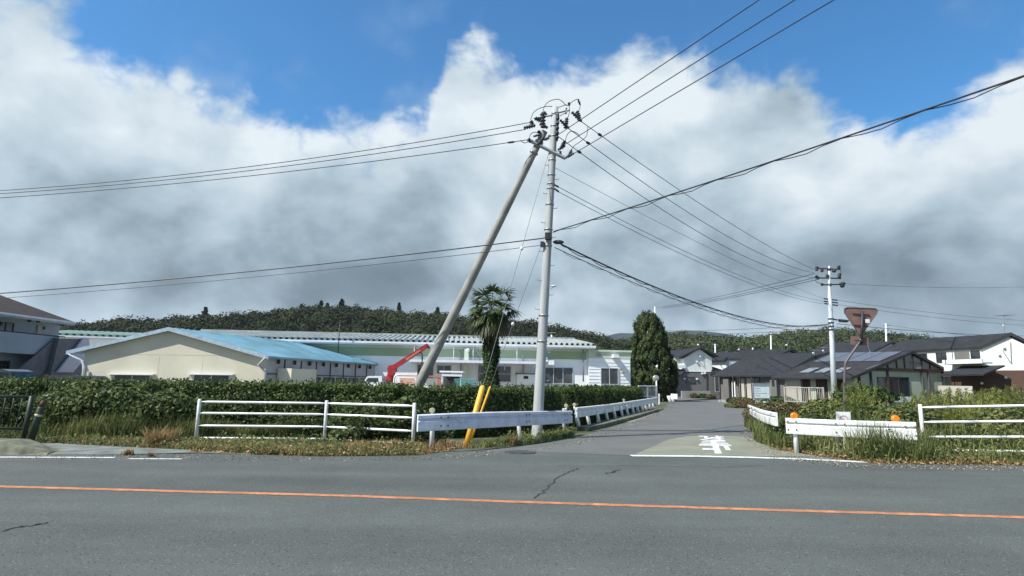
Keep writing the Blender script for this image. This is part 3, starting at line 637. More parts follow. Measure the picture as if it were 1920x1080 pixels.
# far pole at the end of the guardrail side
YF = 43.0
def wf(x, y, dy=0.0): return W(x, y, YF+dy)
fb, ft = wf(1565,768), wf(1554.5,499); fb[2] = 0
FP = thing('utility_pole', 'white utility pole with many crossarms beside the solar-roofed bungalow', 'utility pole', fb)
q = MB(); q.tube([fb-[0,0,.2], fb*.5+ft*.5, wf(1556,560), wf(1555,536), ft], [.20,.165,.15,.085,.065], n=16); q.build('shaft', mat('pole_white', (.60,.65,.68), .6, var=.05, vs=1.0), FP, True)
for a, b in [((1530,503),(1574,505)),((1534,521),(1577,522)),((1540,534),(1582,533)),((1545,560),(1570,563)),((1545,565),(1571,568)),((1546,569),(1571,573)),((1554,597),(1570,600))]:
    q = MB(); q.tube([wf(*a), wf(*b)], .05, n=4); q.build('crossarm', M_dark, FP)
for a, b in [((1531,508),(1532,499)),((1541,510),(1542,502)),((1573,504),(1573,498)),((1561,509),(1567,506)),((1529,517),(1536,523)),((1573,521),(1575,512)),((1550,522),(1552,514)),((1542,536),(1541,531)),((1574,533),(1585,531)),((1576,537),(1583,535)),((1552,505),(1558,505)),((1553,534),(1559,534)),((1553,566),(1560,566))]:
    q = MB(); insul(q, wf(*a), wf(*b), .16, 3); q.build('insulator', M_dark, FP, True)
q = MB(); q.ext([wf(1570,599), wf(1588,601), wf(1586,605), wf(1573,604)], (0,-.3,0)); q.build('street_lamp', M_dark, FP)
for y in (598,605,612,618): q = MB(); c = wf(1558+(y-600)*.03, y); q.tube([c-[0,0,.04], c+[0,0,.04]], .2, 12); q.build('band', M_dark, FP, True)
for c in [[(1573,500),(1577,510),(1576,520)],[(1553,515),(1551,508),(1554,505)],[(1541,532),(1530,528),(1531,520)]]:
    q = MB(); q.tube(curve_pts([wf(*p) for p in c], 3), .02, 5); q.build('jumper_wire', M_cable, FP)

def small_pole(px, ytop, Y, w, label, arms=(), lamp=None):
    b = W(px, 700, Y); b[2] = 0; tp = W(px-.3, ytop, Y); t = thing('utility_pole', label, 'utility pole', b)
    q = MB(); q.tube([b, tp], w, n=10); q.build('shaft', MATS['pole_white'], t, True)
    for (x0, x1, y) in arms: q = MB(); q.tube([W(x0, y, Y), W(x1, y, Y)], w*.45, n=4); q.build('crossarm', M_dark if w > .15 else M_steel, t)
    return t
small_pole(1228, 575, 110, .12, 'distant utility pole rising just behind the conical tree', [(1221,1240,577)])
small_pole(1341, 645, 120, .12, 'distant pale pole above the roof right of the two-tone house', [(1336,1346,646)])
small_pole(1445.5, 629, 110, .12, 'thin distant white pole behind the ridge of the long dark roof')
small_pole(1411.5, 652, 130, .12, 'short distant pole with a small crossbar over the long dark roof', [(1408,1415,653),(1409,1414,655)])
small_pole(1661, 607, 95, .13, 'distant white pole behind the triangular sign and dark roofs', [(1656,1668,610)])
small_pole(1034.5, 628, 90, .12, 'distant pole with crossarms above the factory roof end', [(1026,1042,624),(1028,1040,632)])

# ================================================================ CABLES
def cable(p0, p1, label, mid=None, extn=0.0, sag=0.0, r=.012, group=None, m=None, spiral=0, sleeves=()):
    p0, p1 = np.array(p0), np.array(p1)
    if mid is not None:
        h = p1-p0; h[2] = 0; n = np.array([-h[1], h[0], 0]); rr = ray(*mid); t = np.dot(p0*[1,1,0], n)/np.dot(rr, n); pm = rr*t; pm[2] += HC
        tm = np.dot(pm-p0, h)/np.dot(h, h); zl = p0[2]*(1-tm)+p1[2]*tm; sag = (zl-pm[2])/(4*tm*(1-tm))
    k = 40; ts = np.linspace(0, 1+extn, k+1); pts = [p0*(1-t)+p1*t-np.array([0,0,4*sag*t*(1-t)]) for t in ts]
    mb = MB(); mb.tube(pts, r, n=6)
    if spiral:
        L_ = np.linalg.norm(p1-p0); kk = int(L_*3); dr = (p1-p0)/L_; sd = np.cross(dr, [0,0,1]); sp_ = []
        for i in range(kk+1):
            t = i/kk; c = p0*(1-t)+p1*t-np.array([0,0,4*sag*t*(1-t)+spiral]); a = i*math.pi*.5; sp_.append(c+.035*(math.cos(a)*sd+math.sin(a)*np.array([0,0,1.0])))
        mb.tube(sp_, r*.62, n=4)
    for (t, l_, rr_) in sleeves:
        c = p0*(1-t)+p1*t-np.array([0,0,4*sag*t*(1-t)]); d_ = (p1-p0)/np.linalg.norm(p1-p0); mb.tube([c-d_*l_, c-d_*l_*.5, c+d_*l_*.5, c+d_*l_], [.02,rr_,rr_,.02], n=8)
    o = mb.build('power_cable' if not spiral else 'telephone_cable', m or M_cable); tag(o, label, 'cable', group); return o
gl, gr_, gf, gfar = 'wires running left from the tall pole', 'wires passing overhead to the upper right', 'wires between the tall pole and the white pole', 'wires beyond the white pole'
for i, (s, m_, e, nm) in enumerate([((994,229.5),(547,302),(0,357.5),'topmost'),((986,242.5),(547,310),(0,363),'middle'),((990,262),(547,321),(0,371),'lowest')]):
    p0 = wp(*s); p1 = W(*e, 18.9)
    cable(p0, p1, f'{nm} of the three wires rising from the left edge to the pole head', mid=m_, extn=.6, group=gl, sleeves=((.03,.12,.035),) if i == 2 else ())
q = None
for s, e, r, nm in [((1024,446),(40,547),.018,'thicker upper telephone line crossing the strut towards the left roof'),((1022,459),(60,555),.009,'thin lower telephone line crossing the strut towards the left roof')]:
    p0 = wp(*s); p1 = W(*e, 18.8)
    cable(p0, p1, nm, mid=((s[0]+e[0])/2, (s[1]+e[1])/2+6), r=r, group=gl, extn=.6)
for s, e, nm in [((1046,253),(1423,0),'leftmost'),((1061,270),(1490,0),'middle'),((1076,288),(1563,0),'rightmost')]:
    p0 = wp(*s, -.2); r = ray(*e); tt = (p0[2]+.05-HC)/r[2]; pe = r*tt; pe[2] += HC; p1 = p0+(pe-p0)*4.2
    cable(p0, p1, f'{nm} of the three wires leaving the frame at the top right', group=gr_, r=.0115)
p0 = wp(1038,434,-.15)
r = ray(1920,112); zt = p0[2]+.35; tt = (zt-HC)/r[2]; pe = r*tt; pe[2] += HC; p1 = p0+(pe-p0)*2.4; p1[2] = p0[2]+.9
cable(p0, p1, 'thick twisted cable sweeping from mid pole up to the right edge', mid=(1500,285), r=.016, spiral=.045, group=gr_)
for s, m_, e, nm in [((1090,228),(1290,367),(1526,505),'upper'),((1066,241),(1250,372),(1527,512),'middle'),((1047,256),(1240,392),(1536,521),'lower')]:
    cable(wp(*s), wf(*e), f'{nm} of the three heavier wires descending from the pole head to the white pole', mid=m_, group=gf, sleeves=((.035,.12,.045),))
for s, m_, e, nm, r in [((1036,312),(1290,445),(1545,560),'faint single wire descending to the white pole above the paired wires',.007),((1048,351),(1290,474),(1545,565),'upper wire of the thin pair descending from mid pole',.009),((1048,360),(1290,482),(1546,570),'lower wire of the thin pair descending from mid pole',.009)]:
    cable(wp(*s), wf(*e), nm, mid=m_, group=gf, r=r, m=M_cablet if r < .008 else M_cable)
cable(wp(1052,458,-.1), wf(1557,607), 'thick sagging cable from the mid pole clamp to the white pole', mid=(1300,566), r=.024, spiral=.05, group=gf)
cable(wp(1040,464,-.1), wf(1557,617), 'sagging coiled cable just below the thick one, ending at the white pole', mid=(1300,573), r=.012, spiral=.03, group=gf)
for s, e, nm in [((1527,513),(1240,575),'upper'),((1531,520),(1240,576.5),'middle'),((1533,524),(1242,578),'lower')]:
    cable(wf(*s), W(*e, 110), f'{nm} wire from the white pole head to the distant pole behind the conical tree', group=gfar, r=.022, mid=((s[0]+e[0])/2, (s[1]+e[1])/2+4))
cable(wf(1555,608), W(1240,619,110), 'upper low wire from the white pole towards the conical tree', group=gfar, r=.022, mid=(1400,617))
cable(wf(1555,618), W(1300,628,100), 'lower low wire from the white pole fading out over the hills', group=gfar, r=.022, mid=(1440,623))
for s, e, r, nm in [((1582,532),(1960,536),.014,'faint pair top wire going right from the white pole head'),((1571,563),(1960,603),.014,'pale wire slanting down right across the sign top'),((1571,571),(1960,612),.014,'second pale wire slanting down right behind the sign'),((1570,607),(1960,630),.022,'dark low wire running right behind the triangular sign'),((1570,617),(1960,650),.018,'lowest dark wire running right over the far roofs'),((1664,609),(1960,642),.03,'thin wire running right from the distant white pole')]:
    cable(wf(*s) if s[0] < 1600 else W(*s, 95), W(*e, 60 if s[0] < 1600 else 80), nm, group=gfar, r=r, m=M_cablet if r < .015 else M_cable, sag=.25)

# ================================================================ TRIANGULAR SIGN (seen from behind)
YS = 16.6
ws = lambda x, y, d=0: W(x, y, YS+d)
t = thing('road_sign', 'reddish-brown back of a large triangular road sign on a bent pole', 'road sign', ws(1583,830)*[1,1,0])
pf = Plane(ws(1500,600), ws(1600,600)); tri = [pf.sz(x, y) for x, y in ((1583,579),(1588,576.5),(1641,578.5),(1645.5,582),(1644,588),(1617,626),(1613,629),(1610,626),(1583,586))]
q = MB(); pf.poly(q, tri, -.012, .0); q.build('plate', M_sign, t)
q = MB()
for i in range(len(tri)):
    a, b = tri[i], tri[(i+1) % len(tri)]; q.tube([pf.P(a[0], a[1], .004), pf.P(b[0], b[1], .004)], .012, 6)
q.build('rim', M_signp, t)
q = MB(); rc = [pf.sz(x, y) for x, y in ((1596,630),(1629,632),(1629,648),(1596,646))]; pf.poly(q, rc, -.03, -.02); q.build('lower_plate', M_sign, t)
q = MB(); q.tube(curve_pts([ws(1583,850,.02)*[1,1,0]+[0,0,-.1], ws(1583,740,.02), ws(1584.5,690,.02), ws(1588,676,.02), ws(1611,643,.0), ws(1614,634,-.06)], 5)[:-2]+[ws(1616,640,-.06)], .034, 10); q.build('bent_pole', M_signp, t, True)
q = MB(); q.tube([ws(1614.5,646,-.05), ws(1617,585,-.05)], .032, 8); q.build('bracket_pole', M_dark, t, True)
for a, b in (((1599,588),(1631,590)),((1601,609),(1627,611)),((1603,638),(1622,639.5))): q = MB(); q.tube([ws(*a,-.02), ws(*b,-.02)], .013, 6); q.build('bracket', M_dark, t)
q = MB(); pf.box(q, pf.sz(1619,600)[0], pf.sz(1627,600)[0], pf.sz(1620,606)[1], pf.sz(1620,599)[1], .085, .09); q.build('sticker', M_white, t)
#PART4
# ================================================================ VEGETATION
def hedge(name, path, width, h, label, dens=420, size=.05, m=M_leaf, front_bulge=.12, cat='hedge', base=0.0, topn=.05):
    """path = front foot line; the hedge stands behind it"""
    path = [np.array(p, float) for p in path]; t = thing(name, label, cat, path[0]*[1,1,0]); Cs = []; Ns = []
    core = MB(); L_ = len(path); fr = []; bk = []
    for i, p in enumerate(path):
        d = path[min(i+1, L_-1)]-path[max(i-1, 0)]; d[2] = 0; d /= np.linalg.norm(d); n = np.array([d[1], -d[0], 0])
        if np.dot(n, p) > 0: n = -n
        fr.append(p-n*.14); bk.append(p-n*(width-.14))
        if i: n0 = n
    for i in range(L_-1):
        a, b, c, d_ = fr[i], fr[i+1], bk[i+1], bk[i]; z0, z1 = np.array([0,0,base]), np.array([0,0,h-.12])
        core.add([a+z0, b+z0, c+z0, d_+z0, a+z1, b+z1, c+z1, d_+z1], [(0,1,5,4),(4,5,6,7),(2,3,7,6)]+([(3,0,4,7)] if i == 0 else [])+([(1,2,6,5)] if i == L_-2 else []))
    core.build('shade_core', M_core, t)  # solid core coloured dark for the shade between the leaves
    for i in range(L_-1):
        a, b = path[i], path[i+1]; d = b-a; l = np.linalg.norm(d); d = d/l; n = np.array([d[1], -d[0], 0]); n = -n if np.dot(n, a) > 0 else n
        nf = int(l*h*dens); nt_ = int(l*width*dens*1.1)
        s = rng.uniform(0, l, nf); z = rng.uniform(base, h, nf); C = a+d*s[:,None]+np.array([0,0,1.0])*z[:,None]; bul = npn(C, 2.2, 5)*.17+npn(C, 6, 6)*.07
        C = C+n*(bul+front_bulge*np.sin(np.clip(z/h, 0, 1)*3.1)-rng.exponential(.05, nf))[:,None]; Cs.append(C); Ns.append(np.tile(n+[0,0,.35], (nf,1)))
        s = rng.uniform(-.05, l+.05, nt_); w = rng.uniform(0, width, nt_); C = a+d*s[:,None]-n*w[:,None]; C[:,2] = h-.03+npn(C, 1.6, 8)*topn+npn(C, 5, 9)*.03-rng.exponential(.035, nt_)-.15*(np.abs(w/width-.5)*2)**6; Cs.append(C); Ns.append(np.tile([0,0,1.0]+n*.2, (nt_,1)))
        ns = nt_//14; s = rng.uniform(0, l, ns); w = rng.uniform(0, width, ns); C = a+d*s[:,None]-n*w[:,None]; C[:,2] = h+np.abs(rng.normal(0, .045, ns)); Cs.append(C); Ns.append(rng.normal(0, 1, (ns,3)))
    for e, p in ((0, path[0]), (1, path[-1])):   # end caps
        q = path[1] if e == 0 else path[-2]; d = p-q; d /= np.linalg.norm(d); n = np.array([d[1], -d[0], 0]); n = -n if np.dot(n, p) > 0 else n
        k = int(width*h*dens); w = rng.uniform(0, width, k); z = rng.uniform(base, h, k); C = p-n*w[:,None]+np.array([0,0,1.0])*z[:,None]; C = C+d*(npn(C, 3, 3)*.1+.15*np.sin(w/width*3.14))[:,None]; Cs.append(C); Ns.append(np.tile(d, (k,1)))
    C = np.concatenate(Cs); Nn = np.concatenate(Ns)
    ks = 70; i_ = rng.integers(0, L_-1, ks); Q = []
    for i in i_:
        a, b = path[i], path[i+1]; p = a+(b-a)*rng.random(); n = unit(np.array([(b-a)[1], -(b-a)[0], 0.0])); n = -n if np.dot(n, p) > 0 else n; p = p-n*rng.uniform(.05, width*.8); hh = rng.uniform(.06,.2); dv = np.array([rng.normal(0,.3), rng.normal(0,.3), 1.0])
        k = 9; Q.append(leaves(p+np.array([0,0,h-.04])+dv*np.linspace(0, hh, k)[:,None]+rng.normal(0,.012,(k,3)), rng.normal(0,1,(k,3)), size*.9, .5, .6))
    dry = (npn(C, 1.1, 31)+rng.normal(0, .25, len(C))) > .95
    quads('foliage', np.concatenate([leaves(C[~dry], Nn[~dry], size, .6, .7)]+Q), m, t); quads('withered_leaves', leaves(C[dry], Nn[dry], size*.8, .5, .8), M_dry, t)
    return t
hedge('hedge', [(-26,17.6,0),(-18,17.1,0),(-11,16.7,0),(-6.5,16.55,0),(-3.2,16.6,0)], 1.3, 1.49, 'long sunlit clipped hedge behind the white four-rail fence', dens=800, size=.040, topn=.10)
hedge('hedge', [(-3.05,16.7,0),(-1.8,17.1,0),(-.5,18.0,0),(.8,19.3,0),(1.75,20.5,0)], 1.2, 1.43, 'dark shaded hedge behind the tall pole and yellow guards', dens=760, size=.036)
hedge('hedge', [(2.3,22.4,0),(3.5,25.2,0),(5.1,29.4,0),(7.1,35,0),(8.9,40.5,0)], 1.4, 1.44, 'low dark hedge running along the side street behind the long guardrail', dens=330, size=.055)

# creeping vines and weeds in front of the hedge
def mound(name, cs, label, m, size, n, cat='shrub', kind=None, asp=.6, jit=.7, coredens=True, gz=0.0):
    """cs: list of (centre, radii)"""
    C = []; Nn = []; tot = sum(r[0]*r[2] for _, r in cs)
    for c, r in cs:
        k = int(n*r[0]*r[2]/tot); u = unit(rng.normal(0, 1, (k,3))); u[:,2] = np.abs(u[:,2])*rng.choice([1,1,1,-.6], k); rad = 1-rng.exponential(.13, k)+npn(u*3, 1, int(abs(c[0]*77)) % 99)*.16
        p = np.array(c)+u*np.array(r)*rad[:,None]; ok = p[:,2] > gz; C.append(p[ok]); Nn.append((u/np.array(r))[ok])
    C = np.concatenate(C); Nn = np.concatenate(Nn)
    o = quads(name, leaves(C, unit(Nn), size, asp, jit), m)
    return tag(o, label, cat if kind is None else None, kind=kind)
mound('vine_shrub', [((-11.0,16.2,.75),(1.5,.7,.75)),((-9.4,16.2,.6),(1.3,.7,.6))], 'leafy kudzu-like shrub bulging from the hedge left of the fence', M_vine, .06, 5200)
vc = [((rng.uniform(-20,-1.5)), ) for _ in range(46)]
vc = [((x, 16.1+rng.uniform(-.2,.25), rng.uniform(.15,.95)), (rng.uniform(.35,.8), .35, rng.uniform(.2,.42))) for (x,) in vc]
mound('creeping_vines', vc, None, M_vine, .045, 13000, kind='stuff')
fv = [((rng.uniform(-4.6,-2.4), rng.uniform(15.0,15.7), rng.uniform(.1,.95)), (rng.uniform(.2,.45), .28, rng.uniform(.12,.3))) for _ in range(16)]+[((-2.75,15.2,.95),(.22,.2,.14)),((-2.6,15.1,1.12),(.2,.15,.1))]
mound('fence_vine', fv, 'tangle of vines growing over the right half of the left fence', M_vine, .055, 3200, cat='vine')
def band(poly, n, h, w, m, name, lean=.35, fn=None):
    B = scatter(poly, n)
    if fn is not None: B = B[fn(B)]
    dd_ = npn(B, .9, 4); B = B[dd_+rng.uniform(-.6,.6,len(B)) > -.45]
    hh = h*(1+.45*npn(B, 1.3, 12))
    o = quads(name, blades(B, hh, w, lean), m); o['kind'] = 'stuff'; return o
zone_l = Gz([(68,831),(150,835),(300,842),(372,846),(430,850),(600,856),(780,854),(800,848),(780,828),(640,822),(0,818),(-400,822),(-400,830),(0,822)], 0)
fl = lambda B: B[:,1] > np.where(B[:,0] < -8.2, 15.2, 15.75)-np.clip(B[:,0]+5, 0, 3)*.28
band(zone_l, 14000, .36, .009, M_weed, 'verge_grass', fn=fl)
band(zone_l, 16000, .11, .008, M_weed, 'verge_grass', lean=.9, fn=lambda B: ~fl(B))
band(Gz([(80,830),(150,835),(300,842),(430,850),(600,856),(790,853),(850,842),(800,838),(600,844),(370,833),(130,826)], 0), 3600, .13, .007, M_dry, 'dry_grass', lean=.9)
# verge hugging the rail line
band(Gz([(880,842),(960,838),(1000,832),(1075,819),(1083,806),(1040,806),(960,822),(880,830)], 0), 4500, .11, .007, M_weed, 'verge_grass', lean=.9)
band(Gz([(640,852),(880,841),(880,836),(760,832),(640,836)], 0), 2500, .14, .007, M_dry, 'dry_grass', lean=.9)
def creepers(poly, n, m, size, zmax, name):
    B = scatter(poly, n); B[:,2] = np.abs(rng.normal(0, zmax/2, n))*(1+.8*npn(B, 1.5, 21)); B = B[B[:,2] > 0]
    o = quads(name, leaves(B, np.tile([0,-.3,1.0], (len(B),1)), size, .55, .8), m); o['kind'] = 'stuff'; return o
creepers(zone_l, 16000, M_weed, .034, .16, 'ground_creeper'); creepers(zone_l, 1800, M_dry, .035, .14, 'leaf_litter')
creepers(Gz([(900,841),(1000,830),(1075,818),(1060,808),(940,824)], 0), 2200, M_weed, .035, .16, 'ground_creeper')
creepers(Gz([(350,848),(600,856),(790,853),(860,843),(780,842),(600,848),(372,838)], 0), 2200, M_dry, .035, .06, 'leaf_litter')
band([(-11.3,15.1),(-7.9,15.5),(-7.9,16.1),(-11.3,16.0)], 3800, .55, .010, M_weed, 'tall_weeds')
band([(-7.9,15.9),(-3,15.7),(-3,16.2),(-7.9,16.2)], 5200, .42, .009, M_weed, 'tall_weeds')
for (x, y, s) in ((300,838,1.0),(240,853,.28),(283,856,.2),(960,834,.5)):
    c = G(x, y); k = int(500*s); B = c+np.concatenate([rng.normal(0, .14*s, (k,2)), np.zeros((k,1))], 1); o = quads('grass_tuft', blades(B, .38*s, .008, .8), M_dry); tag(o, None, None, kind='stuff')

# right-hand weeds
zone_r = [G(1420,812), G(1412,826)*1, G(1440,838), G(1500,849), G(1560,858), G(1640,868), G(1800,872), G(1925,872), np.array([16,12,0]), np.array([24,14,0]), np.array([26,22,0]), np.array([13.5,21,0]), np.array([11.2,25,0])]
zr = [p*[1,1,0] for p in zone_r]
gdl = W(1474,812,14.55)
def behind(B): return B[:,1] > 14.9-(B[:,0]-6.8)*.16
def front(B): return ~behind(B)
band(zr, 26000, .60, .010, M_weed, 'tall_weeds', fn=behind)
band(zr, 22000, .30, .009, M_weed, 'verge_grass', fn=front)
band(zr, 4000, .55, .010, M_weedy, 'tall_weeds', fn=front, lean=.5)
creepers(zr, 44000, M_weed, .036, .42, 'ground_creeper'); creepers(zr, 9000, M_red, .04, .3, 'ground_creeper')
creepers(Gz([(1440,842),(1560,860),(1640,870),(1800,873),(1925,874),(1925,862),(1640,858),(1480,842)], 0), 3000, M_dry, .035, .08, 'leaf_litter')
band(Gz([(1590,862),(1740,871),(1760,856),(1700,846),(1600,846)], 0), 2600, .62, .010, M_weed, 'tall_weeds', lean=.5)
band(Gz([(1395,800),(1415,812),(1418,830),(1470,846),(1476,838),(1440,815),(1425,800)], 0), 4500, .42, .009, M_weed, 'tall_weeds')
# plumes of fern-like weeds
def plume(c, h, r, n, m, name, label, cat='weed', group=None):
    t = np.sort(rng.uniform(0, 1, n)); a = rng.uniform(0, 6.28, n); stems = rng.integers(0, 9, n); sx = np.cos(stems*2.4)*r*.5; sy = np.sin(stems*2.4)*r*.5; hh = h*(.7+.3*np.cos(stems*1.7))
    rr = r*.45*(1-t*.75)*rng.uniform(.1, 1, n); C = np.stack([c[0]+sx*(.4+t)+np.cos(a)*rr, c[1]+sy*(.4+t)+np.sin(a)*rr, c[2]+hh*t], 1)
    o = quads(name, leaves(C, rng.normal(0, 1, (n,3)), .055, .16, .5, updir=(0,0,1.0)), m); tag(o, label, cat, group); return o
fw = [(1590,14,1.9),(1612,17,1.8),(1632,18.5,1.75),(1600,17.5,1.9),(1652,18,1.4),(1575,18,1.6)]
for i, (x, Y, h) in enumerate(fw):
    c = W(x, 800, Y+2); c[2] = 0; plume(c, h*.95, .42, 1900, M_weedy, 'fern_weed', 'tall feathery yellow-green weed near the bent sign pole', group='feathery weeds by the bent sign pole')
for i in range(34):
    x = 1700+i*7.2+rng.uniform(-5,5); Y = rng.uniform(16.5, 21); c = W(x, 800, Y); c[2] = 0
    plume(c, rng.uniform(1.15,1.6)+.02*i*.4, .55, 2000, M_weedy if i % 3 else M_weed, 'fern_weed', 'tall feathery green weed in the patch behind the right fence', group='feathery weeds behind the right fence')
mound('brown_shrub', [(W(1460,790,23)*[1,1,0]+[0,0,.45],(1.3,.8,.55)),(W(1500,790,23)*[1,1,0]+[0,0,.4],(1.2,.8,.5)),(W(1440,790,22)*[1,1,0]+[0,0,.4],(.5,.6,.45)),(W(1540,790,22)*[1,1,0]+[0,0,.45],(.9,.7,.5))], 'reddish-brown low shrub row behind the orange reflector', M_red, .05, 9000)
mound('green_shrub', [(W(1545,770,20)*[1,1,0]+[0,0,.55],(.9,.6,.65)),(W(1578,770,19)*[1,1,0]+[0,0,.6],(.6,.5,.6))], 'mid-green shrub at the foot of the white utility pole', M_weed, .05, 5500)
mound('green_shrub', [(W(1492,800,16.3)*[1,1,0]+[0,0,.3],(.45,.4,.5)),(W(1520,800,16.3)*[1,1,0]+[0,0,.35],(.8,.5,.5))], 'leafy green shrub pressed against the left end of the corner guardrail', M_vine, .045, 5500)
mound('green_shrub', [(W(1640,800,17)*[1,1,0]+[0,0,.5],(1.3,.6,.6)),(W(1700,800,16.5)*[1,1,0]+[0,0,.5],(1.0,.6,.6)),(W(1600,800,16.5)*[1,1,0]+[0,0,.4],(.7,.6,.6))], 'dense green shrub behind the right orange reflector', M_weed, .045, 9500)
mound('green_shrub', [(np.array([13,15.5,.4]),(1.4,.8,.75)),(np.array([15,15,.4]),(1.4,.8,.8)),(np.array([17,14.5,.4]),(1.6,.8,.85))], 'bushy green growth behind the right white fence', M_weed, .045, 14000)
mound('round_bush', [(W(1620,728,38)*[1,1,0]+[0,0,1.0],(1.9,1.2,.72))], 'dark rounded bush before the pale green gable wall', M_leafd, .12, 2600, cat='bush')

# conical tree
YT = 62.0; tb = W(1220,752,YT); tb[2] = 0
t = thing('conical_tree', 'dense dark conical evergreen standing at the end of the factory gate', 'tree', tb)
q = MB(); q.tube([tb, tb+[0,0,1.5], tb+[-.1,0,5]], [.35,.28,.12], 8); q.build('trunk', M_bark, t, True)
prof = [(752,30),(735,37),(715,42),(690,43),(672,40),(650,34),(630,28),(612,24),(600,17),(589,7)]   # image row -> half-width in px
cx = {752:1222,735:1222,715:1221,690:1221,672:1220,650:1219,630:1218,612:1216,600:1214,589:1213}
zz = np.array([W(cx[y], y, YT)[2] for y, w in prof]); ww = np.array([w*YT/FPX for y, w in prof]); xx = np.array([W(cx[y], y, YT)[0] for y, w in prof])
zz[0] = 0.3; CC = []; NN = []
nc = 560
for i in range(nc):
    z = rng.uniform(.3, zz[-1]-.1) if i > 60 else rng.uniform(5.5, zz[-1]); w = np.interp(z, zz, ww); x = np.interp(z, zz, xx); a = rng.uniform(0, 6.28); f = rng.choice([rng.uniform(.5,.9), rng.uniform(.86,1.13)])
    c = np.array([x+math.cos(a)*w*f, YT+math.sin(a)*w*f, z]); k = 100; rr = rng.uniform(.2,.46); u = unit(rng.normal(0, 1, (k,3)))
    CC.append(c+u*np.array([rr*.75, rr*.75, rr*1.5])*rng.uniform(.35,1,(k,1))); NN.append(u+np.array([math.cos(a), math.sin(a), .2])*.8)
quads('crown', leaves(np.concatenate(CC), np.concatenate(NN), .115, .5, .5, updir=(0,0,1.2)), M_cone, t)

# palm
YL = 23.0; pbm = W(920,722,YL); pbm[2] = 0; ptp = W(922,585,YL)
t = thing('palm_tree', 'fan palm with ivy-clad trunk standing behind the shaded hedge', 'palm tree', pbm)
q = MB(); q.tube([pbm, pbm*.5+ptp*.5, ptp], [.26,.24,.2], 12); q.build('trunk', M_bark, t, True)
k = 6500; a = rng.uniform(0, 6.28, k); z = rng.uniform(0.3, ptp[2]-.25, k)**1.0; rr = .25+.05*np.sin(z*5+a*2)+rng.uniform(-.03,.06,k); ax = np.interp(z, [0, ptp[2]], [pbm[0], ptp[0]])
C = np.stack([ax+np.cos(a)*rr, YL+np.sin(a)*rr, z], 1); quads('ivy', leaves(C, np.stack([np.cos(a), np.sin(a), a*0+.5], 1), .048, .8, .45), M_leafd, t)
def fan(base, dirv, L1, L2, nb, droop, Q):
    d = unit(np.array(dirv)); tip = base+d*L1; side = unit(np.cross(d, [0,0,1.0])+1e-6); up = np.cross(side, d)
    w = .016; Q.append(np.stack([base-side*w, base+side*w, tip+side*w*.7, tip-side*w*.7]))
    for i in range(nb):
        th = (i/(nb-1)-.5)*2*1.75; dv = d*math.cos(th)+side*math.sin(th)+up*rng.normal(.0, .12); dv = unit(dv); l = L2*(1-.2*abs(th)/1.75)*rng.uniform(.85,1.1)
        mid = tip+dv*l*.55+np.array([0,0,-droop*.12]); e = tip+dv*l+np.array([0,0,-droop*l*.6]); pw = unit(np.cross(dv, up))*.030
        Q.append(np.stack([tip-pw*.3, tip+pw*.3, mid+pw, mid-pw])); Q.append(np.stack([mid-pw, mid+pw, e+pw*.15, e-pw*.15]))
for i in range(42):
    Q = []; a = i*2.39996; e = 1.15-2.0*(i/42)**.8; dv = np.array([math.cos(a)*math.cos(e), math.sin(a)*math.cos(e), math.sin(e)])
    fan(ptp+np.array([0,0,.12]), dv, rng.uniform(.36,.86), rng.uniform(.46,.64), 20, .45+.8*(i/36), Q); quads('frond', np.array(Q), M_palm, t)
for i in range(13):
    Q = []; a = i*2.39996+.4; e = -.75-.5*rng.random(); dv = np.array([math.cos(a)*math.cos(e), math.sin(a)*math.cos(e), math.sin(e)])
    fan(ptp-np.array([0,0,.1]), dv, .5, .5, 16, .9, Q); quads('dead_frond', np.array(Q), M_palmdry, t)
for (x, y) in ((968,590),(885,575)):
    Q = []; e_ = W(x, y, YL); dv = e_-ptp; fan(ptp+[0,0,.1], dv, np.linalg.norm(dv)*.68, .45, 16, 1.1, Q); quads('frond', np.array(Q), M_palm, t)
#PART5
# ================================================================ BUILDINGS
def building(name, label, loc, cat='building'): return thing(name, label, cat, [loc[0], loc[1], 0])
def chevron(mb, pl, l, a, r, th, o0, vec):
    """gable roof slabs: left eave, apex, right eave in (s, z); swept by vec from offset o0"""
    pl.poly(mb, [l, a, r, (r[0], r[1]-th), (a[0], a[1]-th*1.05), (l[0], l[1]-th)], o0, vec=vec)
# ---- left apartment block
t = building('apartment_building', 'dark blue-grey two-storey apartment block with hipped brown roof at the left edge', W(60,700,38))
pA = Plane(W(0,586,36), W(140,605,42)); e0, e1 = pA.a, pA.a+pA.d*pA.len
def AP(px, py, o=0): u, z = pA.sz(px, py, o); return pA.P(u, z, o)
uE = pA.sz(140,605)[0]; zE = 5.5; uS = uE-26
bk = -pA.n*9.0
q = MB(); E1, E2, E3, E4 = pA.P(uE, zE), pA.P(uS, zE), pA.P(uS, zE)+bk, pA.P(uE, zE)+bk
ridge = W(38,555,40.5); rz = 7.75; h1 = pA.P(uE-4.6, rz)+bk*.5; h2 = pA.P(uS+4.6, rz)+bk*.5
q.add([E1,E2,E3,E4,h1,h2], [(1,0,4,5),(2,1,5),(3,2,5,4),(0,3,4),(0,1,2,3)]); q.build('roof', M_aroof, t)
q = MB(); up = np.array([0,0,.02])
for a, b in ((E1,E2),(E2,E3),(E3,E4),(E4,E1)):
    d = (b-a)/np.linalg.norm(b-a); q.tube([a-[0,0,.12]-d*.02, b-[0,0,.12]+d*.02], .13, n=4)
q.build('fascia', mat('fascia_grey', (.34,.38,.41), .6), t)
uW = pA.sz(111,620,-1.2)[0]
q = MB(); pA.box(q, uS+.8, uW, 0, zE-.1, -8.2, -1.2); w_ = q.build('wall', M_apart, t)
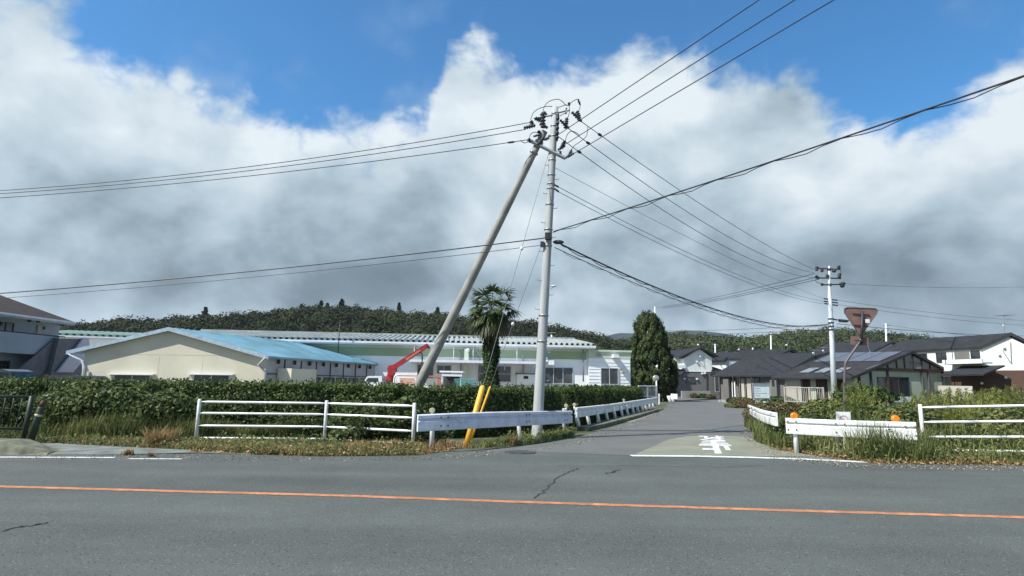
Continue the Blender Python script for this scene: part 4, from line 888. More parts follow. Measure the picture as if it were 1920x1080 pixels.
uP0, uP1 = uS+.5, pA.sz(110,640,0)[0]
zt_, zb_ = pA.sz(60,627,0)[1], pA.sz(60,664,0)[1]
q = MB(); pA.box(q, uP0, uP1, zb_, zt_, -.14, 0); pA.box(q, uP0, uP1, zb_-.02, zb_+.16, -1.2, -.141); q.build('balcony_parapet', M_apartp, t)
q = MB(); q.tube([pA.P(uP0, zt_+.05, -.07), pA.P(uP1+.6, zt_+.05, -.07)], .04, 6); q.build('handrail', M_dark, t)
for (x0, y0, x1, y1, c) in ((30,606,57,626,M_glass),(21,678,49,698,M_glass),(-28,604,-2,626,M_glass),(72,611,80,624,M_white),(-10,600,6,608,M_apart)):
    if c is M_glass: window(pA, x0, y0, x1, y1, t, 1, M_dark, M_glass, o=-1.2, name='window')
for x, y in ((82,615),(56,601),(72,602),(2,607)): q = MB(); q.box(AP(x, y, -1.12), (.14,.14,.2)); q.build('vent_hood', M_dark, t)
q = MB(); pA.box(q, pA.sz(70,610,-1.18)[0], pA.sz(81,610,-1.18)[0], zt_-.2, pA.sz(75,610,-1.18)[1], -1.19, -1.12); q.build('door', M_hbeige, t)
# outside stair with slanting parapets at the far end
us = pA.sz(103,640,0)[0]; zs = zt_
q = MB(); st = [(us+.3, zs), (us+.3, zb_-.1), (us-3.6, 0), (us-5.6, 0), (us-2.2, zb_+.1), (us-1.9, zb_)]
pA.poly(q, [(us-.2,zt_-.1),(us+.6,zb_-.2),(us-3.4,0),(us-5.2,0),(us-1.5,zb_)], .03, .15); q.build('stair_parapet', mat('stair_dark', (.10,.105,.12), .8, var=.1), t)
q = MB()
for k in range(12): pA.box(q, us-.3+k*.30, us+.0+k*.30, 0, zt_-.95-k*.22, -1.1, -.2)
q.build('stair_steps', M_block, t)
pB = Plane(W(100,690,40), W(156,690,43))
q = MB(); pB.poly(q, [pB.sz(x, y) for x, y in ((112,634.5),(154,635),(156,704),(96,704))], -.3, -.05); q.build('stair_landing', MATS['stair_dark'], t)
q = MB(); pB.poly(q, [pB.sz(x, y) for x, y in ((153,634),(163,634.5),(166,660),(133,698),(103,698))], .02, .15); q.build('stair_rail_panel', mat('stair_panel', (.30,.32,.38), .6, var=.05), t)

# ---- cream gabled warehouse with sky-blue roof
t = building('warehouse', 'cream gabled warehouse with a sky-blue metal roof and low windows', W(323,700,33))
pG = Plane(W(140,655,33), W(505,668,33)); L0, R0, A0 = pG.sz(133,659), pG.sz(508,668), pG.sz(323,615)
far_e = W(731,683.5,46.5); near_e = pG.P(*R0); vec = far_e-near_e; vec[2] = 0
wl, wr = pG.sz(157,690)[0], pG.sz(499,690)[0]
sl = lambda u: (L0[1]+(A0[1]-L0[1])*(u-L0[0])/(A0[0]-L0[0]) if u < A0[0] else R0[1]+(A0[1]-R0[1])*(R0[0]-u)/(R0[0]-A0[0]))
q = MB(); pG.poly(q, [(wl,0),(wr,0),(wr,sl(wr)-.14),(A0[0],A0[1]-.14),(wl,sl(wl)-.14)], -.0, vec=vec*.985); wb = q
wall = q.build('side_wall', M_creamsh, t)
q = MB(); pG.poly(q, [(wl,0),(wr,0),(wr,sl(wr)-.145),(A0[0],A0[1]-.145),(wl,sl(wl)-.145)], .003, .05); q.build('gable_wall', M_cream, t)
q = MB(); chevron(q, pG, L0, A0, R0, .10, .32, vec+pG.n*(-.5)); q.build('roof', M_blue, t)
q = MB()
for (a, b) in ((L0, A0), (A0, R0)): pG.poly(q, [(a[0], a[1]+.02), (b[0], b[1]+.02), (b[0], b[1]-.19), (a[0], a[1]-.19)], .325, .36)
q.build('barge_board', mat('barge_blue_grey', (.35,.45,.52), .6, dirt=.3), t)
q = MB()
nn = int(np.linalg.norm(vec)/.42)
for k in range(1, nn):
    o = vec*k/nn
    for (a, b) in ((L0, A0), (A0, R0)): q.tube([pG.P(a[0], a[1]+.015, .25)+o, pG.P(b[0], b[1]+.015, .25)+o], .018, n=4)
q.build('roof_seam', M_blue, t)
q = MB(); q.tube([pG.P(L0[0]+.1, L0[1]-.12, .3), pG.P(L0[0]+.75, L0[1]-.45, .15), pG.P(wl+.1, L0[1]-.8, .12), pG.P(wl+.1, 0, .12)], .07, 8); q.build('drainpipe', M_gut, t, True)
q = MB(); q.tube([pG.P(wl+.38, 1.9, .1), pG.P(wl+.38, 0, .1)], .08, 8); q.build('drainpipe', M_block, t, True)
q = MB(); q.tube([pG.P(R0[0]-.1, R0[1]-.12, .5), pG.P(R0[0]-.55, R0[1]-.5, .25), pG.P(wr+.05, R0[1]-.9, .15), pG.P(wr+.05, 0, .15)], .075, 8); q.build('drainpipe', M_creamsh, t, True)
for (x0, x1) in ((216,282),(365,430)):
    w = window(pG, x0, 703.5, x1, 722, t, 1, M_frame, M_curtain, o=.05)
    u0, u1 = pG.sz(x0-9, 702)[0], pG.sz(x1+11, 702)[0]; zz_ = pG.sz(x0, 702.5)[1]
    q = MB(); pG.box(q, u0, u1, zz_, zz_+.06, .05, .32); q.build('window_hood', M_gut, t)
q = MB()
for x in (292,432): 
    u = pG.sz(x, 700)[0]
q2 = MB()
for (x0,y0,x1,y1) in ((200,664,497,664),(300,668,300,712),(382,668,382,712)):
    a, b = pG.sz(x0, y0), pG.sz(x1, y1); v_ = x0 == x1; pG.box(q2, a[0], a[0]+.015 if v_ else b[0], min(a[1],b[1]) if v_ else a[1], max(a[1],b[1]) if v_ else a[1]+.015, .051, .056)
q2.build('board_joint', mat('cream_joint', (.50,.49,.40), .9), t)
# side wall details (facing right): posts, box unit, windows
sA = pG.P(wr, 0, 0); pS = Plane(sA, sA+vec); Ls = pS.len
q = MB()
for k in range(1, 9): u = Ls*k/9; pS.box(q, u-.03, u+.03, 0, 2.75, .0, .05)
pS.box(q, 0, Ls*.98, 1.9, 1.95, .0, .05); q.build('wall_batten', M_dark, t)
for k in range(9): u = .8+k*Ls/9.5; q = MB(); pS.box(q, u, u+.05, 2.5, 2.75, .05, .25); q.build('rafter_end', M_dark, t)
q = MB(); pS.box(q, .9, 3.3, 0, 2.25, .07, 1.0); q.build('lean_to', M_cream, t)
for u0 in (4.0,5.6,7.1,8.6,10.2): window_uz(pS, u0, u0+1.1, 1.25, 1.75, t, 1, M_framed, M_curtain, o=.02)

# ---- long factory with pale ribbed roof and green band
t = building('factory_building', 'long white factory with a green wall band and ribbed grey roof behind the trucks', W(800,700,45))
pF = Plane(W(536,641,44), W(1102,653,46.5)); uR = pF.sz(1102,690)[0]; u115 = pF.sz(300,640)[0]
zc = 4.45; q = MB(); pF.box(q, u115, uR, 0, zc-.25, -14, 0); q.build('wall', M_fwhite, t)
zb1, zb0 = pF.sz(1000,657.5)[1], pF.sz(1000,672.5)[1]
q = MB(); pF.box(q, u115, uR-.1, zb0, zb1, .0, .035); q.build('green_band', M_fgreen, t)
q = MB(); pF.box(q, u115, uR+.05, zb1+.001, zb1+.2, .0, .05); q.build('pale_trim', M_fpale, t)
q = MB(); pF.box(q, u115, uR+.5, zc-.02, zc+.12, .55, .75); pF.box(q, u115, uR+.5, zc-.12, zc-.022, .0, .7); q.build('gutter', M_gut, t)
# folded-plate roof
def ribroof(name, pl, u0, u1, z0, z1, o0, o1, pitch, amp, m, parent):
    n = int((u1-u0)/pitch); vs = []; fs = []
    prof = []
    for i in range(n+1):
        u = u0+i*pitch; prof += [(u, 0), (u+pitch*.38, 0), (u+pitch*.5, amp), (u+pitch*.88, amp)]
    prof = prof[:-3]; k = len(prof)
    for (u, dz) in prof: vs += [pl.P(u, z0+dz, o0), pl.P(u, z1+dz, o1), pl.P(u, z0+dz-.03, o0), pl.P(u, z1+dz-.03, o1)]
    for i in range(k-1):
        a, b = 4*i, 4*i+4; fs += [(a, b, b+1, a+1), (a+2, a+3, b+3, b+2), (a, a+2, b+2, b)]
    mb = MB(); mb.add(vs, fs); return mb.build(name, m, parent)
zr1 = 5.55
ribroof('roof', pF, u115, uR+.5, zc+.14, zr1, .75, -7.2, .42, .17, M_froof, t)
ribroof('roof', pF, u115, uR+.5, zc+.14, zr1, -15.0, -7.25, .42, .17, M_froof, t)
q = MB(); pF.box(q, u115, uR+.5, zr1+.1, zr1+.24, -7.5, -6.9); q.build('ridge_cap', M_froof, t)
q = MB(); pF.poly(q, [(u115, zc-.24), (uR-.2, zc-.24), (uR-.2, zc+.1), (u115, zc+.1)], -14, -.05); q.build('eave_wall', M_dark, t)
for (x0,y0,x1,y1,b) in ((897,687,957,715,1),(1020,690,1073,718.5,2),(783,684,812,708,1),(820,686,845,700,1),(905,687,935,715,1)):
    if x0 != 905: window(pF, x0, y0, x1, y1, t, b, M_frame, M_glass if x0 < 1000 else M_curtain, hb=1 if x0 == 897 else 0)
q = MB(); x0 = pF.sz(770,680)[0]; x1 = pF.sz(1006,682)[0]; zcn = pF.sz(900,681)[1]
pF.box(q, x0, x1, zcn-.06, zcn+.12, .1, 2.3); 
q.build('canopy', M_gut, t)
q = MB()
for x in (850,871,890,905,926,941,966,997): 
    u = pF.sz(x, 690)[0]; pF.box(q, u-.02, u+.02, zcn-.55, zcn-.061, 2.2, 2.24)
q.build('canopy_bracket', M_steel, t)
for x in (780,853,889,970):
    u = pF.sz(x, 660)[0]; q = MB(); q.tube(curve_pts([pF.P(u, zc-.05, .65), pF.P(u+.15, zc-.4, .45), pF.P(u+.42, zc-.8, .2), pF.P(u+.47, zc-1.1, .12), pF.P(u+.47, 2.0, .12)], 3), .05, 6); q.build('drainpipe', M_steel, t, True)
    q = MB(); q.tube([pF.P(u-.1, zc-.05, .6), pF.P(u-.1, zcn+.1, .6)], .025, 6); q.build('hanger_rod', M_gut, t, True)
u = pF.sz(1092,690)[0]; q = MB(); q.tube([pF.P(u, zc-.02, .3), pF.P(u, 1.8, .3)], .06, 8); q.build('drainpipe', M_steel, t, True)
u = pF.sz(873.5,690)[0]; q = MB(); pF.box(q, u-.16, u+.16, 0, pF.sz(873,655)[1], .4, .75); q.build('column', M_fpale, t)
q = MB(); q.ball(pF.P(u+.1, pF.sz(873,655)[1]-.1, .85), .13, 8, 6); q.build('floodlight', M_gut, t, True)
for (x, y) in ((1033,680),(1021,674)):
    u, z = pF.sz(x, y, .2); q = MB(); q.box(pF.P(u, z, .2), (.45,.4,.35), math.atan2(pF.d[1], pF.d[0])); q.build('floodlight', M_fwhite, t)
u0, z0_ = pF.sz(968,703); q = MB(); pF.box(q, u0, u0+1.9, z0_-.75, z0_+.05, .02, .5); q.build('cabinet', M_fwhite, t); q = MB(); pF.box(q, u0-.1, u0+2.0, z0_+.06, z0_+.12, .02, .55); q.build('cabinet_lid', M_dark, t)
q = MB(); u, z = pF.sz(988,708,.5); pF.box(q, u-.25, u+.1, z-.1, z+.12, .501, .53); q.build('cabinet_grille', M_dark, t)
q = MB(); pF.box(q, uR-4.2, uR+4.0, 1.05, 1.38, .9, 1.1); q.build('low_wall', M_block, t)
u = pF.sz(640,650)[0]; q = MB(); q.tube([pF.P(u, 3.6, 1.2), pF.P(u, 5.9, 1.2)], .035, 6); q.build('antenna_rod', M_dark, t, True)
# ---- far wing of the factory seen between the apartment and the warehouse
t = building('factory_wing', 'distant factory wing with pale green roof left of the cream warehouse', W(200,700,58))
pW = Plane(W(60,640,56), W(330,640,60)); z1w, z0w = pW.sz(200,634)[1], 0
q = MB(); pW.box(q, 0, pW.len, 0, z1w-.05, -12, 0); q.build('wall', M_fwhite, t)
q = MB(); pW.box(q, 0, pW.len, z1w-.04, z1w+.12, .1, .4); q.build('gutter', M_gut, t)
ribroof('roof', pW, 0, pW.len, z1w+.14, z1w+1.0, .4, -8, .6, .2, mat('wing_roof', (.30,.42,.36), .5, var=.1), t)
# ---- annex with clapboard wall
t = building('factory_annex', 'low white clapboard annex with pale green parapet between factory and conical tree', W(1140,700,48))
a0 = pF.P(uR+.02, 0, .25); pX = Plane(a0, W(1182,700,46.8)); uX = pX.len
zx = 4.5; q = MB(); pX.box(q, 0, uX, 0, zx-.35, -9, 0); q.build('wall', M_fwhite, t)
zxb = pX.sz(1140,672)[1]; q = MB(); pX.box(q, -.01, uX+.05, zxb, zx-.349, -9.05, .02); pX.box(q, -.03, uX+.1, zx-.348, zx-.2, -9.1, .12); q.build('parapet', M_fpale, t)
q = MB(); z = .2
while z < zxb-.1: pX.poly(q, [(0, z), (uX, z), (uX, z+.02), (0, z+.02)], .001, .022); z += .26
q.build('clapboard_edge', M_gut, t)
window(pX, 1127, 691, 1158, 720, t, 1, M_frame, M_curtain, o=.03)
q = MB(); u, z = pX.sz(1122,665); pX.box(q, u-.2, u+.2, z-.12, z+.12, .02, .08); q.build('vent_grille', M_steel, t)
q = MB(); u, z = pX.sz(1154,668,.3); pX.box(q, u-.22, u+.22, z-.12, z+.14, .021, .5); q.build('floodlight', M_gut, t)
q = MB(); u, z = pX.sz(1170,695,.2); pX.box(q, u-.15, u+.1, z-.12, z+.14, .01, .3); q.build('wall_box', M_block, t)

# ---- gate at the end of the factory yard
ta, tb_ = W(1198,748,41.5), W(1231,751,43); pT = Plane(ta, tb_)
t = building('mesh_gate', 'white framed mesh gate panel left of the conical tree', ta, 'gate')
zt1, zt0 = pT.sz(1214,723)[1], pT.sz(1214,745)[1]; q = MB()
for f in (0,.5,1.0): q.tube([pT.P(pT.len*f, zt0-.2, 0), pT.P(pT.len*f, zt1, 0)], .045, 6)
for z in (zt1-.03, zt0+.05): q.tube([pT.P(0, z, 0), pT.P(pT.len, z, 0)], .035, 6)
q.build('frame', M_white, t)
q = MB()
for k in range(26): u = pT.len*(k+.5)/26; q.tube([pT.P(u, zt0+.05, .0), pT.P(u, zt1-.03, .0)], .008, 3)
for k in range(14): z = zt0+.05+(zt1-zt0-.08)*(k+.5)/14; q.tube([pT.P(0, z, 0), pT.P(pT.len, z, 0)], .008, 3)
q.build('mesh', M_steel, t)
# traffic mirror
m0 = W(1232,752,44); m0[2] = 0; t = thing('traffic_mirror', 'small round traffic mirror on a thin white post before the conical tree', 'mirror', m0)
q = MB(); q.tube([m0, W(1230.5,712,44)], .05, 8); q.build('post', M_white, t, True)
c = W(1229.5,709,44); q = MB(); q.tube([c+[0,.04,0], c+[0,-.03,0]], .23, 18); q.build('rim', M_refc, t); q = MB(); q.ball(c+[0,-.02,0], .2, 12, 6, (1,.3,1)); q.build('mirror_face', M_mirror, t, True)
mp = W(1236,757,50); mp[2] = 0; t = tag(MB().tube([mp, W(1236,738,50)], .06, 8).build('marker_post', M_white), 'short white post at the foot of the conical tree', 'post')

# ================================================================ VEHICLES (mostly behind the hedge)
def van(p, yaw, L_, Wd, H, body_m, name, label, hood=.5, cat='van'):
    """small one-box vehicle: p = centre on ground, length along local x"""
    t = thing(name, label, cat, p); ca, sa = math.cos(yaw), math.sin(yaw)
    X = lambda x, y, z: np.array(p)+np.array([x*ca-y*sa, x*sa+y*ca, z])
    prof = [(-L_/2,.35),(-L_/2+.05,.95),(-L_/2+hood,1.05),(-L_/2+hood+.45,H-.1),(-L_/2+hood+.8,H),(L_/2-.35,H),(L_/2-.12,H-.15),(L_/2,1.0),(L_/2,.35)]
    q = MB(); q.ext([X(x, -Wd/2, z) for x, z in prof], X(0, Wd/2, 0)-X(0, -Wd/2, 0)); b = q.build('body', body_m, t)
    q = MB(); w0, w1 = 1.08, H-.16
    for s in (-1, 1):
        y = s*(Wd/2+.006)
        for (a, c, sk) in ((-L_/2+hood+.12, -L_/2+hood+1.15, .36), (-L_/2+hood+1.22, L_/2-.95, 0), (L_/2-.88, L_/2-.2, 0)):
            if c-a > .2: q.ext([X(a, y, w0), X(c, y, w0), X(c, y, w1), X(a+sk, y, w1)], X(0, s*.008, 0)-X(0, 0, 0))
    a, c = X(-L_/2+hood-.012, 0, 1.08), X(-L_/2+hood+.40, 0, H-.16)
    q.ext([X(-L_/2+hood-.005, -Wd/2+.1, 1.09), X(-L_/2+hood-.005, Wd/2-.1, 1.09), X(-L_/2+hood+.41, Wd/2-.14, H-.17), X(-L_/2+hood+.41, -Wd/2+.14, H-.17)], X(-.012, 0, .006)-X(0,0,0)); q.build('windows', M_glass, t)
    for sx in (-L_/2+.65, L_/2-.6):
        for s in (-1, 1): q = MB(); q.tube([X(sx, s*(Wd/2-.18), .3), X(sx, s*(Wd/2+.01), .3)], .3, 18); w = q.build('wheel', M_tyre, t, True); q = MB(); q.tube([X(sx, s*(Wd/2+.011), .3), X(sx, s*(Wd/2+.02), .3)], .17, 12); q.build('rim', M_steel, w)
    for s in (-1, 1): q = MB(); q.ball(X(-L_/2+.03, s*(Wd/2-.25), .75), .11, 8, 6, (.5,1,1)); q.build('headlight', M_frame, t, True)
    return t
van(W(12,700,29.5)*[1,1,0], math.pi, 3.4, 1.5, 1.93, M_carg, 'parked_van', 'dark greenish van roof showing over the hedge at the far left')
van(W(134,703,28.2)*[1,1,0], 0.0, 2.9, 1.5, 1.66, mat('car_shade_dark', (.05,.055,.07), .3, var=.02), 'parked_car', 'dark car top in shade beside the warehouse drainpipe', cat='car')  # body colour darkened to stand for the shade on the car
# crane truck
YC = 33.5
def wc(x, y, d=0): return W(x, y, YC+d)
cp = wc(758,720)*[1,1,0]; t = thing('crane_truck', 'white flatbed truck with a raised red crane arm behind the hedge', 'truck', cp)
def pxbox(q, x0, x1, y0, y1, d0, d1):
    a, b = wc(x0, y0, d0), wc(x1, y1 if y1 is not None else y0, d0); zt = a[2]; zb = b[2] if y1 is not None else 0
    q.ext([np.array([a[0],YC+d0,zb]), np.array([b[0],YC+d0,zb]), np.array([b[0],YC+d0,zt]), np.array([a[0],YC+d0,zt])], (0,d1-d0,0))
q = MB(); cab = [wc(683,735), wc(683,714), wc(688,706), wc(692,705), wc(716,705), wc(717,735)]; cab = [c*[1,1,1] for c in cab]
z0c = .5; cab[0][2] = z0c; cab[-1][2] = z0c; q.ext(cab, (0,1.7,0)); q.build('cab', M_carw, t)
q = MB(); q.ext([wc(686.5,713,-.012), wc(690,708.5,-.012), wc(709,708.5,-.012), wc(709,716,-.012), wc(686.5,716,-.012)], (0,.01,0)); q.build('side_window', M_glass, t)
q = MB(); q.ext([wc(x, y, .45) for x, y in ((727,704),(727,697),(726,690),(730,688),(741,690),(742,696),(738,699),(738,704))], (0,.5,0)); q.ball(wc(732,710,.7), .28, 12, 8, (.9,.9,1.6)); q.build('crane_turret', M_crane, t)
q = MB(); q.ext([wc(x, y, .5) for x, y in ((727,686),(738,683.5),(797,645.5),(800.5,644),(802,650),(796,655),(743,690),(741,697),(729,697))], (0,.38,0)); q.build('crane_boom', M_crane, t)
q = MB(); q.ext([wc(x, y, .44) for x, y in ((760,673),(787,655),(789,658),(763,676))], (0,.5,0)); q.build('boom_panel', M_redp, t)
q = MB(); q.ext([wc(x, y, .6) for x, y in ((798,645),(802,645.5),(806,650),(804.5,654),(801,653),(800,650))], (0,.2,0)); q.build('boom_head', M_crane, t)
q = MB(); q.tube(curve_pts([wc(786,659,.7), wc(791,664,.7), wc(792,672,.7), wc(791,682,.7)], 4), .035, 6); q.build('hose', M_dark, t, True)
q = MB(); q.tube(curve_pts([wc(738,722,.2), wc(740,707,.2), wc(744,703.5,.2), wc(750,703.5,.2)], 4), .05, 6); q.build('headboard_frame', M_carw, t, True)
q = MB(); pxbox(q, 745, 827, 703.5, 706.5, .1, .2); q.build('bed_rail', M_redp, t)
q = MB(); pxbox(q, 750, 777, 709, 724, .15, .2); pxbox(q, 779, 826, 707, 709, .15, .2); q.build('side_panel', M_pink, t)
q = MB(); pxbox(q, 820, 826, 709, 724, .15, .2); q.build('tail_panel', M_redp, t)
q = MB(); a = wc(700,700); b = wc(828,700); q.ext([[a[0],YC,.55],[b[0],YC,.55],[b[0],YC,.75],[a[0],YC,.75]], (0,1.7,0)); q.build('chassis', M_dark, t)
for x in (697,800):
    c = wc(x,700)
    for d in (.0, 1.45): q = MB(); q.tube([[c[0],YC+d,.4],[c[0],YC+d+.25,.4]], .4, 18); q.build('wheel', M_tyre, t, True)
# white kiosk-like shelter and green netting
kp_ = W(852,720,36)*[1,1,0]; t = building('yard_shelter', 'small white flat-roofed shelter behind the strut pole foot', kp_, 'shelter')
def w3(x, y, Y): return W(x, y, Y)
q = MB(); q.ext([w3(824,695,36), w3(868,696,36), w3(868,699,36), w3(824,698,36)], (0,2.2,0)); q.build('roof', M_fwhite, t)
q = MB(); q.ext([w3(828,701.5,36), w3(866,702.5,36), w3(866,706,36), w3(828,705,36)], (0,1.8,0)); q.build('fascia', M_gut, t)
for x in (830,865): q = MB(); a = w3(x, 700, 36.1); q.tube([a*[1,1,0], a], .05, 6); q.build('post', M_gut, t)
q = MB(); a, b = w3(832,704,38), w3(862,704,38); q.ext([a*[1,1,0], b*[1,1,0], b, a], (0,.08,0)); q.build('back_panel', M_curtain, t)
q = MB(); a, b = w3(852,711,35), w3(892,711,35); pn = Plane(a, b)
for k in range(20): q.tube([pn.P(pn.len*k/19, 0), pn.P(pn.len*k/19, a[2])], .02, 4)
for z in (a[2], a[2]-.18): q.tube([pn.P(0, z), pn.P(pn.len, z)], .025, 4)
tag(q.build('mesh_fence', M_net), 'low teal mesh fence in the yard left of the palm', 'fence')
#PART6
# ================================================================ HOUSES ON THE RIGHT
def antenna(px, ytop, ybot, Y, label, w=7, n=3, tilt=0.0):
    b = W(px, ybot, Y); tp = W(px, ytop, Y); t = thing('tv_antenna', label, 'antenna', b); q = MB(); q.tube([b, tp], .03, 5); q.build('mast', M_steel, t)
    sc_ = Y/FPX; q = MB(); c = tp-[0,0,.1]
    q.tube([c+np.array([-w*sc_/2, -.2, 0]), c+np.array([w*sc_/2, .2, tilt])], .025, 4)
    for k in range(6): f = -1+2*k/5; e = c+np.array([f*w*sc_/2, f*.2, tilt*(f+1)/2]); q.tube([e+[.12,-.35,0], e-[.12,-.35,0]], .018, 4)
    q.build('elements', M_steel, t)
    q = MB(); d = b+(tp-b)*.45; q.ball(d+np.array([-.2,-.15,0]), .11*Y/60, 10, 6, (1,.35,.8)); q.build('dish', M_gut, t, True); return t
def rake(pl, l, a, r, vec, t, m=M_groof, th=.16, ov=.5, over2=.4):
    q = MB(); v = vec/np.linalg.norm(vec); o = -v*ov
    pts = [l, a, r, (r[0], r[1]-th), (a[0], a[1]-th*1.05), (l[0], l[1]-th)]
    q.ext([pl.P(u, z)+o for u, z in pts], vec+v*(ov+over2)); q.build('roof', m, t)
    q = MB()
    for (p, s) in ((l, a), (a, r)): q.ext([pl.P(p[0], p[1]+.03)+o-v*.02, pl.P(s[0], s[1]+.03)+o-v*.02, pl.P(s[0], s[1]-th-.05)+o-v*.02, pl.P(p[0], p[1]-th-.05)+o-v*.02], -v*.05)
    q.build('barge_board', M_fascia, t)
def ext_wall(pl, pts, vec, m, t, name='wall', inset=0.0):
    q = MB(); q.ext([pl.P(u, z, -inset) for u, z in pts], vec); return q.build(name, m, t)
def ridge_vec(pl, apex, px, py):
    r = ray(px, py); z = apex[1]; tt = (z-HC)/r[2]; p = r*tt; p[2] = z; v = p-pl.P(*apex); v[2] = 0; return v

# A: two-tone house, gable towards the street
YA = 85.0; pl = Plane(W(1240,700,YA), W(1400,700,YA+1.5)); S = lambda x, y, o=0: pl.sz(x, y, o)
t = building('two_tone_house', 'two-storey house with white upper gable and grey lower walls right of the conical tree', W(1305,742,YA), 'house')
l, a, r = S(1274,668.5), S(1311,651.5), S(1344,667.5); vec = np.array([-2.0, 9.0, 0]); u0, u1 = S(1283,690)[0], S(1335,690)[0]; zm = S(1310,696)[1]
ext_wall(pl, [(u0, zm), (u1, zm), (u1, r[1]-.25), (a[0], a[1]-.18), (u0, l[1]-.25)], vec, M_hwhite, t, 'upper_wall'); rake(pl, l, a, r, vec, t, ov=.4)
g0, g1 = S(1263,720)[0], S(1350,720)[0]; ext_wall(pl, [(g0, 0), (g1, 0), (g1, S(1350,706)[1]), (S(1337,690)[0], zm+.2), (g0, S(1263,700)[1])], vec, M_hgrey, t, 'lower_wall', .002)
q = MB(); pl.poly(q, [(u0-.02, zm-.08), (u1+.6, zm-.08), (u1+.55, zm+.02), (u0-.02, zm+.02)], .01, .06); q.build('storey_band', M_gut, t)
q = MB(); b0, b1 = S(1260,687)[0], S(1284,687)[0]; pl.box(q, b0, b1, S(1270,690)[1], S(1270,684)[1], -.5, .3); q.build('balcony', M_hwhite, t)
q = MB(); pl.box(q, S(1264,680)[0], u0, S(1270,690)[1], l[1]-.1, -4, -1.5); q.build('side_wall', M_hwhite, t)
q = MB()
q.ext([pl.P(S(1246,700)[0], S(1258,706)[1], .9), pl.P(S(1266,700)[0]+.6, S(1262,702)[1], .9), pl.P(u0+.3, S(1280,692)[1], -.1), pl.P(b0-.6, S(1262,692)[1], -.1)], (0,0,-.15)); q.build('lower_roof', M_groof, t)
q = MB(); q.ext([pl.P(S(1327,703)[0], S(1327,703)[1], .8), pl.P(S(1360,694)[0], S(1358,694)[1], -.5), pl.P(S(1338,681)[0], S(1338,681)[1], -3), pl.P(S(1335,690)[0], S(1335,692)[1], -.1)], (0,0,-.15)); q.build('lower_roof', M_groof, t)
window(pl, 1286, 707.5, 1303, 717, t, 1, M_framed, M_curtain, o=.02); window(pl, 1338, 706, 1353, 734, t, 1, M_frame, M_glass, o=.45, name='porch_door')
for x, y in ((1283,710),(1306,710.5),(1316,700),(1321,699.5),(1306,678),(1311,668)): q = MB(); u, z = S(x, y); q.box(pl.P(u, z, .12), (.24,.2,.24)); q.build('vent_hood', M_gut, t)
q = MB(); q.tube([pl.P(*S(1325,700), .08), pl.P(*S(1325,735), .08)], .05, 6); q.build('drainpipe', M_dark, t)
q = MB(); q.tube(curve_pts([pl.P(*S(1319.5,664), .08), pl.P(*S(1319.5,682), .08), pl.P(*S(1320,689), .08), pl.P(*S(1310,676), .08)], 3), .02, 5); q.build('aerial_lead', M_dark, t)
q = MB(); a_, b_ = W(1278,733,80), W(1332,733,81.5); zt = a_[2]; q.ext([a_*[1,1,0], b_*[1,1,0], b_, a_], (0,.3,0)); tag(q.build('garden_wall', M_hbeige), 'low beige garden wall before the two-tone house', 'wall')
antenna(1311, 640, 652, 84.5, 'rooftop TV antenna on the gable of the two-tone house', 10)

# B: white house half hidden behind the long roof
YB = 92; pl = Plane(W(1300,700,YB), W(1460,700,YB+2)); t = building('white_house', 'white upper storey with dark roof half hidden behind the long bungalow roof', W(1375,700,YB), 'house')
l, a, r = S(1354,675), S(1389,659.5), S(1412,669); vec = ridge_vec(pl, a, 1345, 661)*1.0; vec = np.array([-6.5, 8.5, 0])
ext_wall(pl, [(S(1362,700)[0], 0), (S(1408,700)[0], 0), (S(1408,700)[0], r[1]-.25), (a[0], a[1]-.2), (S(1362,700)[0], l[1]-.1)], vec, M_hwhite, t); rake(pl, l, a, r, vec, t, ov=.35)
antenna(1387, 650, 660, YB, 'leftmost of the close pair of TV antennas behind the long roof', 8); antenna(1398, 652, 664, YB-2, 'right one of the close pair of TV antennas behind the long roof', 8)
# C: dark roof with grey gable, behind D
YCc = 84; pl = Plane(W(1380,700,YCc), W(1540,700,YCc+1)); t = building('grey_gable_house', 'house with broad dark roof and grey gable rising behind the long bungalow', W(1450,700,YCc), 'house')
l, a, r = S(1440,672), S(1477,655), S(1504,667); vec = ridge_vec(pl, a, 1398, 655.5)
ext_wall(pl, [(S(1447,700)[0], 0), (S(1498,700)[0], 0), (S(1498,700)[0], r[1]-.1), (a[0], a[1]-.2), (S(1447,700)[0], l[1]-.05)], vec, M_apart, t); rake(pl, l, a, r, vec, t, ov=.35)
antenna(1476.5, 638, 655, YCc, 'TV antenna on the grey gable behind the long roof', 8)
# G: dark roofs behind the solar house
YG = 78; pl = Plane(W(1600,700,YG), W(1720,700,YG+1)); t = building('dark_roof_house', 'house with long dark tiled roof just behind the solar panels', W(1640,700,YG), 'house')
l, a, r = S(1628,660), S(1668,640), S(1700,654); vec = ridge_vec(pl, a, 1560, 643)
ext_wall(pl, [(S(1634,700)[0], 0), (S(1694,700)[0], 0), (S(1694,700)[0], r[1]-.1), (a[0], a[1]-.2), (S(1634,700)[0], l[1]-.05)], vec, M_apart, t); rake(pl, l, a, r, vec, t, ov=.35)
YH = 80; pl = Plane(W(1500,700,YH), W(1600,700,YH+1)); t = building('low_roof_house', 'low dark-roofed house glimpsed between the long roof and the solar panels', W(1545,700,YH), 'house')
l, a, r = S(1516,668), S(1548,660.5), S(1580,668); vec = np.array([-7.0, 7, 0]); ext_wall(pl, [(S(1520,700)[0], 0), (S(1576,700)[0], 0), (S(1576,700)[0], r[1]-.1), (a[0], a[1]-.2), (S(1520,700)[0], l[1]-.1)], vec, M_hgrey, t); rake(pl, l, a, r, vec, t)
antenna(1545, 650, 664, 70, 'TV antenna behind the long roof nearest the white pole', 9)

